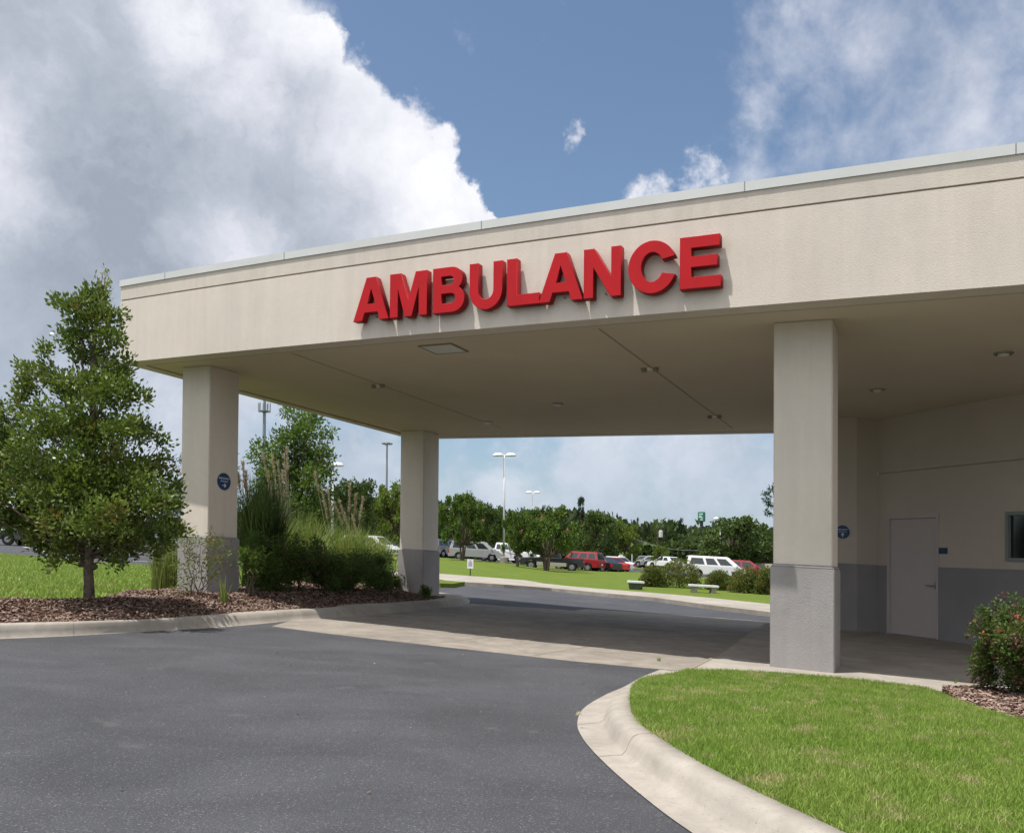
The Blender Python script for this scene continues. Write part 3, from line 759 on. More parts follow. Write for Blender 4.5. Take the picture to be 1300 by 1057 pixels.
# door
fl = hS(*wall_hit(1160))
mb = MB(W); wallbox(mb, fr0, door0, fl, hdt+.07, -.16, .02); wallbox(mb, door1, fr1, fl, hdt+.07, -.16, .02); wallbox(mb, door0, door1, hdt, hdt+.07, -.16, .02)
dfm = mb.build('door_frame', M['doorpaint'], bld, .004)
mb = MB(W); wallbox(mb, door0+.004, door1-.004, fl+.012, hdt-.004, -.07, -.02); dr = mb.build('door', M['doorpaint'], bld, .003)
for hh_ in (.25, 1.05, 1.75):
    mb = MB(W); mb.lathe([(.011, 0), (.011, .11)], (*wp(door0+.004, -.008), fl+hh_), 8); mb.build('hinge', M['steel'], dr)
mb = MB(W); hz_ = fl+.98; s_ = door1-.07
mb.prism([tuple(wp(s_-.03, -.02)), tuple(wp(s_+.03, -.02)), tuple(wp(s_+.03, -.008)), tuple(wp(s_-.03, -.008))], hz_-.07, hz_+.07)
mb.tube([(*wp(s_, -.01), hz_), (*wp(s_, .05), hz_), (*wp(s_-.03, .055), hz_), (*wp(s_-.14, .055), hz_-.004)], .011, 8)
mb.build('handle', M['steel'], dr)
mb = MB(W); wallbox(mb, door0, door1, fl-.01, fl+.01, -.16, .03); mb.build('threshold', M['steel'], bld)
# window
mb = MB(W); ft = .06
wallbox(mb, win0, win1, hwt-ft, hwt, -.12, .025); wallbox(mb, win0, win1, hwb, hwb+ft, -.12, .025)
wallbox(mb, win0, win0+ft, hwb+ft, hwt-ft, -.12, .025); wallbox(mb, win1-ft, win1, hwb+ft, hwt-ft, -.12, .025)
wf = mb.build('window', M['frame'], bld, .004)
mb = MB(W); wallbox(mb, win0+ft, win1-ft, hwb+ft, hwt-ft, -.06, -.04); mb.build('pane', M['glass'], wf)
# roof-less part above hidden by canopy; parapet continues
# ---- plaque by the door
mb = MB(W); s0, s1 = ws(wall_hit(1191.5)), ws(wall_hit(1203)); y_ = wall_hit(1197).y
wallbox(mb, s0, s1, Hh(1197, 702.7, y_), Hh(1197, 695, y_), .001, .012)
o = mb.build('door_plaque', M['blue2'], None, .002); tag(o, 'small dark blue plaque on the wall beside the steel door', 'sign')

# ------------------------------------------------------------------ letters
def arc(cx, cy, rx, ry, a0, a1, n=14): return [(cx+rx*math.cos(R(a0+(a1-a0)*i/n)), cy+ry*math.sin(R(a0+(a1-a0)*i/n))) for i in range(n+1)]
LT = {
 'A': [[(0, 0), (.375, 1), (.635, 1), (1.0, 0), (.76, 0), (.70, .19), (.305, .19), (.24, 0)], [(.365, .37), (.64, .37), (.5, .78)]],
 'M': [[(0, 0), (0, 1), (.29, 1), (.5, .33), (.71, 1), (1, 1), (1, 0), (.80, 0), (.80, .74), (.59, 0), (.41, 0), (.20, .74), (.20, 0)]],
 'B': [[(0, 0), (0, 1), (.58, 1)] + arc(.60, .745, .34, .255, 85, -62, 12) + arc(.62, .285, .38, .285, 58, -90, 12) + [(.55, 0)],
       [(.25, .60), (.25, .82), (.54, .82)] + arc(.55, .71, .13, .11, 80, -80, 8) + [(.54, .60)],
       [(.25, .18), (.25, .43), (.56, .43)] + arc(.58, .305, .155, .125, 80, -80, 8) + [(.56, .18)]],
 'U': [[(0, 1), (0, .40)] + arc(.5, .40, .5, .42, 180, 360, 20) + [(1, 1), (.75, 1), (.75, .40)] + arc(.5, .40, .25, .22, 360, 180, 14) + [(.25, 1)]],
 'L': [[(0, 0), (0, 1), (.29, 1), (.29, .21), (1, .21), (1, 0)]],
 'N': [[(0, 0), (0, 1), (.27, 1), (.76, .36), (.76, 1), (1, 1), (1, 0), (.74, 0), (.24, .66), (.24, 0)]],
 'C': [[(.985, .655)] + arc(.5, .5, .5, .52, 20, 340, 34) + [(.985, .335), (.745, .37)] + arc(.5, .5, .255, .305, -26, -334, 26) + [(.745, .63)]],
 'E': [[(0, 0), (0, 1), (.97, 1), (.97, .80), (.26, .80), (.26, .61), (.91, .61), (.91, .42), (.26, .42), (.26, .20), (1, .20), (1, 0)]],
}
LT['C'] = [arc(.5, .5, .5, .52, 22, 338, 34) + arc(.5, .5, .245, .31, -28, -332, 26)]
sign = empty('ambulance_sign', W(*fpt(fhit(450))[0], 5.0)); tag(sign, 'big red raised capitals reading AMBULANCE across the canopy fascia', 'sign')
OUT = .15; DEP = .118
letters = [('A', 449.5, 493), ('M', 495.5, 541.5), ('B', 550, 589), ('U', 596.5, 637), ('L', 644, 684), ('A', 684.5, 739), ('N', 741.5, 787.5), ('C', 798, 858), ('E', 863.5, 914.5)]
hb = np.mean([fh(455, 407.5, OUT), fh(650, 388.5, OUT), fh(745, 376.5, OUT), fh(890, 364.6, OUT)])
ht_ = np.mean([fh(470, 353.3, OUT), fh(650, 329.0, OUT), fh(750, 316.5, OUT), fh(890, 299.5, OUT)])
print('letters', [round(fh(*a, OUT), 3) for a in ((455, 407.5), (650, 388.5), (745, 376.5), (890, 364.6))], [round(fh(*a, OUT), 3) for a in ((470, 353.3), (650, 329.0), (750, 316.5), (890, 299.5))])
def flat_text_mesh(splines, depth, bev=.004, off_=0.):
    cu = bpy.data.curves.new('tmp', 'CURVE'); cu.dimensions = '2D'; cu.fill_mode = 'BOTH'; cu.extrude = depth/2-bev; cu.bevel_depth = bev; cu.bevel_resolution = 1; cu.offset = off_
    for pts in splines:
        sp_ = cu.splines.new('POLY'); sp_.points.add(len(pts)-1)
        for i, (x, y) in enumerate(pts): sp_.points[i].co = (x, y, 0, 1)
        sp_.use_cyclic_u = True
    ob = bpy.data.objects.new('tmp', cu); COL.objects.link(ob); bpy.context.view_layer.update()
    dg = bpy.context.evaluated_depsgraph_get(); me = bpy.data.meshes.new_from_object(ob.evaluated_get(dg))
    bpy.data.objects.remove(ob); bpy.data.curves.remove(cu)
    return me
for chh, x0, x1 in letters:
    s0, s1 = fhit(x0, OUT, 370), fhit(x1, OUT, 370); wdt = s1-s0; hh_ = ht_-hb
    pts = [[(x*wdt, y*hh_) for x, y in sp_] for sp_ in LT[chh]]
    me = flat_text_mesh(pts, DEP, off_=.004)
    p0, _, _ = fpt(s0, OUT); p1, _, _ = fpt(s1, OUT); tg = (p1-p0).normalized(); n = Vector((tg.y, -tg.x)); n = -n if n.dot(nrmF) < 0 else n
    for vtx in me.vertices:
        x, y, z = vtx.co; q = p0 + tg*x + n*(z-DEP/2); vtx.co = W(q.x, q.y, hb+y)
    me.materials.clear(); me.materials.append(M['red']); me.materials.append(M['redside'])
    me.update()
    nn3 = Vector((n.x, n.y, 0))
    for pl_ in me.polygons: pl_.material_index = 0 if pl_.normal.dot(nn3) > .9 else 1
    me.name = 'letter'; o = bpy.data.objects.new('letter', me); COL.objects.link(o); attach(o, sign); o['label'] = 'red letter ' + chh
    mb = MB(W)
    for fx in (.5,):
        q = p0 + tg*(wdt*fx) ; a_ = q - n*(DEP); b_ = q - n*(OUT+.01)
        mb.tube([(a_.x, a_.y, hb+.12*hh_), (b_.x, b_.y, hb+.12*hh_)], .012, 6)
    mb.build('bracket', M['metalG'], o)
# rooftop antenna rod
p = fpt(fhit(470, -1.2), -1.2)[0]; mb = MB(W); mb.tube([(p.x, p.y, Hc-.05), (p.x, p.y, Ht+.42)], .012, 6); mb.lathe([(.05, 0), (.05, .04), (.02, .1)], (p.x, p.y, Hc-.02), 10)
tag(mb.build('roof_antenna', M['metalG']), 'thin grey rod standing on the canopy roof', 'antenna')

# ------------------------------------------------------------------ round blue signs
def text_mesh(txt, size):
    cu = bpy.data.curves.new('tmp', 'FONT'); cu.body = txt; cu.size = size; cu.align_x = 'CENTER'; cu.extrude = .001; cu.resolution_u = 2
    ob = bpy.data.objects.new('tmp', cu); COL.objects.link(ob); bpy.context.view_layer.update()
    dg = bpy.context.evaluated_depsgraph_get(); me = bpy.data.meshes.new_from_object(ob.evaluated_get(dg))
    bpy.data.objects.remove(ob); bpy.data.curves.remove(cu); return me
def round_sign(c, tg, n, h, r, arrow, label):
    t = empty('round_sign', W(c.x, c.y, h)); tag(t, label, 'sign')
    def T(x, y, z): q = c + tg*x + n*z; return W(q.x, q.y, h+y)
    mb = MB(T); k = 40; pts = [(r*math.cos(2*math.pi*i/k), r*math.sin(2*math.pi*i/k)) for i in range(k)]; mb.prism(pts, .002, .014); mb.build('disc', M['blue'], t)
    for txt, yy, sz in (('EMERGENCY', .26, .36), ('ENTRANCE', -.06, .27)):
        me = text_mesh(txt, r*sz*.82)
        for vv in me.vertices: x, y, z = vv.co; vv.co = T(x, y+yy*r, .016+z)
        me.materials.clear(); me.materials.append(M['ink'] if False else M['white']); me.name = 'lettering'; o = bpy.data.objects.new('lettering', me); COL.objects.link(o); attach(o, t)
    mb = MB(T); cy = -.46*r; a = r*.30
    sh = [(-1, -.13), (.25, -.13), (-.05, -.75), (.3, -.75), (1, 0), (.3, .75), (-.05, .75), (.25, .13), (-1, .13)]
    if arrow == 'up': sh = [(-y, x) for x, y in sh]
    pts = [(x*a, y*a+cy) for x, y in sh]
    me = flat_text_mesh([pts], .003, .0003)
    for vv in me.vertices: x, y, z = vv.co; vv.co = T(x, y, .0165+z)
    me.materials.clear(); me.materials.append(M['white']); me.name = 'arrow'; o = bpy.data.objects.new('arrow', me); COL.objects.link(o); attach(o, t)
# left column, right hand face (normal +u side): face runs along fv from the arris
fvL = Vector((.465, .885)); nL = Vector((.885, -.465))
yy = cL + fvL*.35
def on_line(px, p, d): return isect(Vector((0, 0)), Vector((px_dir(px, 610)[0], 1)), p, d)
c = on_line(284, cL, fvL)
round_sign(c, fvL, nL, Hh(284, 611, c.y), .155, 'right', 'round dark blue sign with white right arrow on the left column')
c = on_line(1070, PL, fu)
tgp = -fu; npl = -fv
round_sign(c, tgp, npl, Hh(1070, 675, c.y), 8.4/F*c.y, 'up', 'round dark blue sign with white up arrow on the shaded pilaster')
# ------------------------------------------------------------------ vegetation
def Wp(px, py, Y): 
    xr, zr = px_dir(px, py); return np.array((xr*Y, Y, E+zr*Y))
def unit(v): return v/np.maximum(np.linalg.norm(v, axis=-1, keepdims=True), 1e-9)
def leaf_mesh(name, cen, spread, ls, lw, m, parent=None, nper=14, up=.3, droop=0., frac=None, outw=None):
    """leaf-sized folded faces in tufts round each centre; m may be a list of materials with fractions"""
    n = len(cen)*nper; c = np.repeat(cen, nper, 0)
    d = unit(rng.normal(size=(n, 3))); 
    pos = c + d*rng.uniform(.15, 1, (n, 1))*spread
    d2 = unit(d + np.array([0, 0, up]) + rng.normal(size=(n, 3))*.45)
    if outw is not None: d2 = unit(d2 + np.repeat(outw, nper, 0)*.6)
    sd = unit(np.cross(d2, rng.normal(size=(n, 3))))
    nn = np.cross(sd, d2)
    L_ = rng.uniform(.7, 1.25, (n, 1))*ls; W_ = rng.uniform(.75, 1.2, (n, 1))*lw
    a = pos; b = pos + d2*L_*.5 + sd*W_*.5 + nn*W_*.18; t = pos + d2*L_ - np.array([0, 0, 1])*droop*L_; e_ = pos + d2*L_*.5 - sd*W_*.5 + nn*W_*.18
    V = np.stack([a, b, t, e_], 1).reshape(-1, 3); Fc = np.arange(n*4).reshape(n, 4)
    o = mesh_obj(name, V, Fc, m, parent)
    if isinstance(m, list) and frac:
        tuft = rng.choice(len(m), size=len(cen), p=frac); ids = np.repeat(tuft, nper)
        o.data.polygons.foreach_set('material_index', ids.astype(np.int32))
    return o
def ball_pts(c, r, n, flat=1.):
    d = unit(rng.normal(size=(n, 3))); rr = rng.uniform(0, 1, (n, 1))**.45
    p = d*rr*r; p[:, 2] *= flat; return c + p
def limb(mb, a, b, r0, r1, wig=.06, n=6, k=5):
    a = Vector(a); b = Vector(b); L_ = (b-a).length; pts = []; rs = []
    for i in range(k+1):
        t = i/k; p = a.lerp(b, t) + Vector((0, 0, math.sin(t*math.pi)*-.08*L_))
        if 0 < i < k: p += Vector((random.gauss(0, 1), random.gauss(0, 1), random.gauss(0, .5)))*wig*L_*.5
        pts.append(p); rs.append(r0+(r1-r0)*t)
    mb.tube(pts, rs, n); return pts

# --- the young broadleaf tree in the left bed
bx, by = P(113, 765, .25); YT = by
T1 = empty('broadleaf_tree', W(bx, by, hB(bx, by))); tag(T1, 'young cone-shaped tree with glossy leaves and knobbly trunk in the left mulch bed', 'tree')
cl1 = [(110, 395, 27), (86, 390, 10), (78, 384, 8), (136, 402, 20), (118, 378, 16), (100, 428, 24), (140, 428, 20), (120, 455, 24), (148, 472, 24), (88, 436, 10), (60, 448, 10), (57, 468, 13), (66, 482, 12), (34, 470, 14), (36, 492, 17),
       (28, 508, 10), (92, 492, 25), (125, 500, 38), (160, 500, 20), (183, 502, 7), (20, 532, 15), (58, 535, 30), (108, 545, 42), (155, 548, 30), (182, 545, 17), (-4, 565, 24), (38, 580, 40), (98, 598, 46), (158, 598, 40), (200, 592, 20), (220, 618, 13),
       (-20, 620, 32), (28, 640, 42), (88, 648, 42), (148, 645, 42), (196, 640, 28), (216, 665, 14), (60, 685, 22), (106, 684, 26), (150, 690, 22), (186, 680, 17), (74, 706, 9), (68, 714, 6), (152, 708, 8), (146, 716, 5), (10, 600, 30), (70, 620, 36), (125, 620, 40), (175, 615, 30), (120, 660, 35), (30, 660, 28), (205, 560, 10), (0, 520, 12), (-15, 545, 16), (-45, 600, 30), (-45, 630, 24), (78, 698, 14), (55, 696, 10), (98, 704, 12), (132, 704, 10), (40, 680, 12), (172, 694, 12), (90, 690, 18), (128, 680, 24), (222, 640, 12), (226, 675, 9), (208, 690, 11), (196, 700, 8), (6, 548, 16), (20, 560, 20), (-10, 585, 22)]
cs, wts = [], []
mbt = MB()
base = Vector(W(bx, by, hB(bx, by)-.05)); s1 = YT/F
def tp(px, py): return Vector(Wp(px, py, YT))
spine = [base, tp(113, 740), tp(112, 722), tp(114, 700), tp(113, 670), tp(116, 630), tp(113, 580), tp(118, 530), tp(116, 480), tp(121, 430), tp(124, 390), tp(131, 345)]
mbt.tube(spine, [.080, .068, .064, .062, .058, .052, .046, .045, .034, .024, .014, .004], 10)
mbt.lathe([(.02, -.04), (.055, -.02), (.06, .02), (.02, .045)], tuple(tp(105, 716)), 8); mbt.lathe([(.02, -.05), (.06, -.02), (.06, .02), (.02, .05)], tuple(tp(118.5, 719)), 8)
c_all, o_all = [], []
for (x, y, r) in cl1:
    rr = r*s1; zc = (y-380)/330.
    yo = random.uniform(-1, 1)*(.15+1.0*max(zc, 0))*(1.2 if r > 25 else .6)
    reps = 2 if r > 26 else 1
    for q in range(reps):
        yy_ = YT + (yo if q == 0 else -yo*.8+random.uniform(-.3, .3))
        c = Wp(x, y, yy_)
        n = int(3 + .052*r*r)
        if reps == 2: n = int(n*.62)
        pts = ball_pts(c, rr*.94, n, .85); c_all.append(pts)
        ax = np.array([bx+ (x-113)*0, YT, c[2]-.5]); o_all.append(unit(pts-ax))
        hgt = min(max((760-y)/415., .1), .98); k_ = hgt*.86*(len(spine)-1); i0 = min(int(k_), len(spine)-2); sp0 = spine[i0].lerp(spine[i0+1], k_-i0)
        if y > 640: sp0 = tp(113, min(y+14, 722))
        if r > 8: limb(mbt, sp0, c, .028 if r > 20 else .014, .006)
c_all = np.concatenate(c_all); o_all = np.concatenate(o_all)
mbt.build('trunk', M['bark'], T1, smooth_=True)
leaf_mesh('crown', c_all, .13, .068, .040, [M['leafA'], M['leafM'], M['leafO'], M['leafL']], T1, 18, .5, outw=o_all, frac=[.60, .18, .02, .20])
mbt = MB(); yt = []
for a, b in (((128, 388), (123, 350)), ((130, 392), (134, 340)), ((126, 385), (128, 360)), ((133, 390), (140, 362)), ((131, 388), (138, 350))):
    pts = [tp(*a).lerp(tp(*b), t) for t in (0, .33, .66, 1)]; mbt.tube(pts, [.008, .006, .004, .002], 5)
    for t in np.linspace(.15, 1, 6): yt.append(tuple(tp(*a).lerp(tp(*b), t)))
o = mbt.build('leader_shoots', M['leafY'], T1)
leaf_mesh('new_leaves', np.array(yt), .05, .06, .026, M['leafY'], T1, 7, .8)
rl = np.concatenate([ball_pts(Wp(x, y, YT-1.2), .16, 9) for x, y in ((125, 652), (150, 640), (58, 664), (143, 660))])
leaf_mesh('rusty_leaves', rl, .09, .07, .032, [M['leafO'], M['leafL']], T1, 14, .5, frac=[.35, .65])

def crown_tree(name, label, base, Y_or, clumps, mats, frac, leaf=.12, sp_=.22, nper=12, dens_=.06, trunk_r=.12, depth=1.2, group=None, bark='bark', lean=0, cat='tree', tuftscale=1.):
    """tree whose crown lobes are given as (px, py, r) seen from the road at depth Y"""
    Y = Y_or; s_ = Y/F; b = Vector(base); t = empty(name, b); tag(t, label, cat, group)
    mb = MB(); xs = [c[0] for c in clumps]; ys = [c[1] for c in clumps]
    cx = sum(c[0]*c[2] for c in clumps)/sum(c[2] for c in clumps)
    top = Vector(Wp(cx, min(ys), Y)); mid = b.lerp(top, .5)
    mb.tube([b-Vector((0, 0, .1)), b.lerp(top, .25), mid, b.lerp(top, .8)], [trunk_r, trunk_r*.8, trunk_r*.55, trunk_r*.2], 8)
    ca = []; 
    for (x, y, r) in clumps:
        for q in range(2 if r > 12 else 1):
            yo = random.uniform(-1, 1)*depth; c = Wp(x, y, Y+yo); n = int(4+dens_*r*r*(.6 if r > 12 else 1)*tuftscale)
            ca.append(ball_pts(c, r*s_, n)); limb(mb, b.lerp(top, random.uniform(.2, .6)), c, trunk_r*.3, trunk_r*.08)
    mb.build('trunk', M[bark], t, smooth_=True)
    leaf_mesh('crown', np.concatenate(ca), sp_, leaf, leaf*.5, mats, t, nper, .3, frac=frac)
    return t
# --- paler tree behind the first column
Y2 = 27.; x2, _ = XY(372, Y2), 0
crown_tree('broadleaf_tree', 'loose bright green tree rising behind the pampas plumes between the left columns', W(x2, Y2, hT(x2, Y2)+.1), Y2,
    [(385, 532, 12), (398, 528, 9), (372, 525, 8), (362, 520, 5), (392, 545, 18), (375, 550, 14), (410, 552, 9), (420, 548, 4), (360, 560, 14), (385, 570, 24), (408, 575, 12), (350, 575, 14), (332, 565, 6), (324, 572, 5), (320, 580, 4), (340, 590, 16), (368, 600, 26), (400, 605, 20), (418, 580, 6), (416, 600, 8), (345, 620, 22), (380, 640, 30), (405, 650, 22), (350, 660, 25), (385, 680, 25), (335, 605, 12), (330, 640, 18), (420, 625, 6), (400, 590, 16)],
    [M['leafB'], M['leafM'], M['leafL']], [.6, .12, .28], leaf=.12, sp_=.24, nper=14, dens_=.10, trunk_r=.11, depth=.8)
# --- blue-green conifer partly hidden behind the first column
def conifer(label, px, Y, top, bot, wpx, group=None):
    x = XY(px, Y); b = Vector(W(x, Y, hT(x, Y))); tz = Wp(px, top, Y); t = empty('conifer_tree', b); tag(t, label, 'tree', group)
    mb = MB(); tv = Vector((x, Y, tz[2])); mb.tube([b, b.lerp(tv, .5), tv], [.18, .1, .02], 7); ca = []
    Hh_ = tv.z-b.z; Rm = wpx/2*Y/F
    for i in range(90):
        q = (i/90)**.9; z = b.z + Hh_*(.12+.88*q); rad = Rm*(1-q)**.85*(.75+.4*random.random())+.05; a = i*2.4
        tip = Vector((x+math.cos(a)*rad, Y+math.sin(a)*rad, z+rad*.12)); root = Vector((x, Y, z-.1*rad)); mb.tube([root, tip], [.02, .006], 4)
        for k in range(max(2, int(rad*6))): 
            u_ = random.uniform(.25, 1.02); ca.append(tuple(root.lerp(tip, u_)+Vector((random.gauss(0, .08), random.gauss(0, .08), random.gauss(0, .05)))*rad))
    mb.build('trunk', M['bark2'], t); leaf_mesh('crown', np.array(ca), .2, .20, .035, [M['leafC'], M['leafD']], t, 22, .1, droop=.15, frac=[.75, .25]); return t
conifer('dusky blue-green conifer half hidden behind the left front column', 262, 44., 505, 700, 118)

# --- shrubs, grasses
def bush(name, label, px, row, rpx, hpx, mats, frac, leaf=.05, nper=12, tufts=160, h=.25, group=None, stems=5, twig='bark', hollow=.2, spread=.08, cat='shrub', addY=0, lmp=1.):
    x, y = P(px, row, h); y += addY; x = XY(px, y); s_ = y/F; hh = hB(x, y) if inside(bedP, x, y) else h
    b = Vector(W(x, y, hh)); t = empty(name, b); tag(t, label, cat, group)
    R_ = rpx*s_; Hh_ = hpx*s_; mb = MB(); ca = []
    for i in range(stems):
        a = random.uniform(0, 6.28); q = random.uniform(.2, .7); tip = b + Vector((math.cos(a)*R_*q, math.sin(a)*R_*q, Hh_*random.uniform(.6, .95)))
        limb(mb, b+Vector((random.gauss(0, .04), random.gauss(0, .04), -.03)), tip, .012, .004, .1, 5)
    lob = [(random.uniform(-.72, .72), random.uniform(-.72, .72), random.uniform(hollow+.05, .86), random.uniform(.16, .42)) for _ in range(34 if name == 'rose_bush' else 12)]
    for i in range(tufts):
        l = random.choice(lob); d = unit(rng.normal(size=3))*(rng.uniform()**.4)*l[3]
        ca.append((b.x+(l[0]+d[0])*R_, b.y+(l[1]+d[1])*R_, b.z+max(hollow*.5, (l[2]+d[2]*.9))*Hh_))
    mb.build('stems', M[twig], t)
    leaf_mesh('foliage', np.array(ca), spread, leaf*lmp, leaf*.5*lmp, mats, t, nper, .4, frac=frac); return t
def straps(name, label, px, row, n, hgt, wid, lean, m, h=.25, group=None, base_r=.15, cat='ornamental grass', plumes=(), addY=0, seg=4):
    x, y = P(px, row, h); y += addY; x = XY(px, y); hh = hB(x, y) if inside(bedP, x, y) else hT(x, y)+.12
    b = np.array(W(x, y, hh)); t = empty(name, tuple(b)); tag(t, label, cat, group)
    V, Fc = [], []
    for i in range(n):
        a = random.uniform(0, 6.28); H_ = hgt*random.uniform(.65, 1.08); ln_ = abs(random.gauss(0, lean))*H_; r0 = base_r*math.sqrt(random.random()); a0 = random.uniform(0, 6.28)
        o0 = b + np.array((math.cos(a0)*r0, math.sin(a0)*r0, -.02)); dr_ = np.array((math.cos(a), math.sin(a), 0)); sd = np.array((-math.sin(a+.5), math.cos(a+.5), 0))*wid
        s0 = len(V)
        for k in range(seg+1):
            u_ = k/seg; p = o0 + dr_*ln_*u_**1.8 + np.array((0, 0, 1))*(H_*(u_ - .38*min(ln_/H_, 1.4)*u_**3)); wv_ = sd*(1-u_**2.2)
            V += [tuple(p-wv_), tuple(p+wv_)]
        for k in range(seg): Fc.append((s0+2*k, s0+2*k+1, s0+2*k+3, s0+2*k+2))
    mesh_obj('blades', V, Fc, m, t)
    for (ppx, top, bot) in plumes:
        tip = Vector(Wp(ppx, top, y+random.uniform(-.4, .4))); st = Vector((b[0]+(tip.x-b[0])*.35, y, b[2]+.3)); 
        bot_ = st.lerp(tip, max(.1, 1-(bot-top)*y/F/max((tip-st).length, .1)))
        mb = MB(); mb.tube([st, st.lerp(tip, .5), tip], [.007, .006, .003], 5); pl = mb.build('plume', M['plume'], t)
        k = 46; u_ = rng.uniform(0, 1, k); cen = np.array([tuple(bot_.lerp(tip, float(q))) for q in u_]); 
        lf = leaf_mesh('plume_tuft', cen, .012, .10, .010, M['plume'], pl, 8, 2.8)
    return t
# airy nandina in front of the first column
xN, yN = P(248, 760, .25); 
t = empty('nandina_shrub', W(xN, yN, hB(xN, yN))); tag(t, 'thin airy shrub with sparse leaves in front of the left front column', 'shrub')
mb = MB(); ca = []
for (tx, ty) in ((238, 705), (255, 690), (262, 684), (240, 688), (272, 690), (280, 700), (232, 720), (228, 738), (262, 715), (270, 728), (250, 730), (236, 745), (284, 712), (246, 700)):
    tip = Vector(Wp(tx, ty, yN+random.uniform(-.25, .25))); b0 = Vector(W(xN+random.uniform(-.08, .08), yN, hB(xN, yN)-.03)); limb(mb, b0, tip, .008, .003, .05, 5)
    for k in range(5): ca.append(tuple(tip + Vector((random.gauss(0, .10), random.gauss(0, .10), random.gauss(0, .08)))))
mb.build('stems', M['bark'], t); leaf_mesh('foliage', np.array(ca), .10, .062, .022, [M['leafL'], M['leafM'], M['leafO']], t, 15, .2, frac=[.5, .3, .2])
straps('yucca_plant', 'small spiky strap-leaved plant at the foot of the left front column', 285, 764, 16, .50, .012, .35, M['strap'], base_r=.06, cat='plant')
bush('shrub', 'small pale green bush with bare stems right of the left front column', 317, 760, 17, 62, [M['leafB'], M['leafL'], M['leafR']], [.68, .29, .03], .075, 12, 60, stems=7, hollow=.55, spread=.08, addY=.2)
straps('tall_grass', 'tall fine pale grass clump left of the left front column', 213, 745, 420, 1.15, .007, .22, M['strap'], base_r=.30, addY=.0)
# dense planting between the columns
straps('pampas_grass', 'dark tall pampas clump just right of the left front column', 332, 752, 800, 2.55, .013, .26, M['strapD'], base_r=.40, addY=1.6,
       plumes=[(308, 588, 625), (312, 600, 640), (299, 590, 620)])
straps('pampas_grass', 'bright pampas clump with tall upright tan plumes behind the shrubs', 378, 745, 900, 2.0, .014, .33, M['strap'], base_r=.55, addY=2.6,
       plumes=[(333, 575, 640), (345, 578, 640), (352, 585, 642), (360, 574, 640), (364, 570, 600), (340, 600, 650), (358, 600, 660)])
straps('pampas_grass', 'bright green arching pampas clump in the middle of the planting bed', 440, 745, 1100, 1.75, .014, .42, M['strap'], base_r=.6, addY=2.4,
       plumes=[(399, 600, 625), (408, 620, 660), (416, 622, 660), (444, 615, 650), (452, 628, 655), (461, 632, 662)])
straps('pampas_grass', 'arching pampas clump with leaning broken plumes near the far column', 474, 745, 700, 1.55, .013, .42, M['strap'], base_r=.45, addY=2.2,
       plumes=[(424, 640, 670), (447, 655, 690), (436, 652, 690), (430, 635, 665)])
dk = [M['leafM'], M['leafB'], M['leafR']]
for lab, px, row, r, h_, fr_2, ad in (
    ('dark low bush at the left end of the shady planting', 345, 757, 42, 68, [.66, .30, .04], .9),
    ('reddish dark bush second along in the shady planting', 378, 757, 42, 72, [.62, .28, .10], 1.1),
    ('dark bush in the middle of the shady planting, beside the kerb', 412, 756, 44, 46, [.75, .24, .01], 1.0),
    ('dark bush right of the middle in the shady planting', 446, 755, 42, 44, [.72, .26, .02], 1.2),
    ('rounded dark bush leaning towards the far column', 480, 753, 36, 44, [.70, .27, .03], 1.2),
    ('dark bush nearest the far column', 506, 750, 26, 48, [.70, .28, .02], 1.0),
    ('tiny dark plant at the foot of the far column', 541, 754, 5, 14, [.6, .4, .0], .0)):
    bush('shrub', lab, px, row, r, h_, dk, fr_2, .055, 13, 700 if r > 20 else 40, stems=8, twig='bark2', hollow=.06, spread=.10, addY=ad)
# rose bush at the right edge
bush('rose_bush', 'rose bush with red-tipped leaves at the right beside the walkway', 1296, 884, 66, 110, [M['leafM'], M['leafB'], M['leafR']], [.54, .26, .20], .040, 14, 1500, h=.08, stems=9, twig='bark2', hollow=.16, spread=.045, addY=.1)
rb = bpy.data.objects['rose_bush']; rc = ball_pts(np.array(rb.location)+np.array((0, 0, .62)), .33, 42); rc = rc[rc[:, 2] > rb.location.z+.55]
tag(leaf_mesh('red_tips', rc, .07, .036, .017, M['leafR'], rb, 9, .6), kind='stuff')
bl = np.array([tuple(Wp(x, y, yy_)) for x, y, yy_ in ((1291, 782, rb.location.y-.3), (1297, 786, rb.location.y-.3), (1249, 803, rb.location.y-.2), (1270, 800, rb.location.y-.3))])
leaf_mesh('blossom', bl, .012, .016, .015, M['coral'], rb, 16, .3)
straps('weed', 'small weed sprouting at the edge of the right mulch strip', 1213, 876, 9, .07, .004, .5, M['strap'], h=.02, base_r=.01, cat='plant')
straps('weed', 'weed growing in the joint at the tip of the kerb apron', 837, 850, 14, .07, .004, .7, M['strap'], h=.0, base_r=.03, cat='plant')
straps('weed', 'dry weed on the asphalt edge beside the kerb', 735, 925, 12, .035, .004, .9, M['plume'], h=.0, base_r=.03, cat='plant')
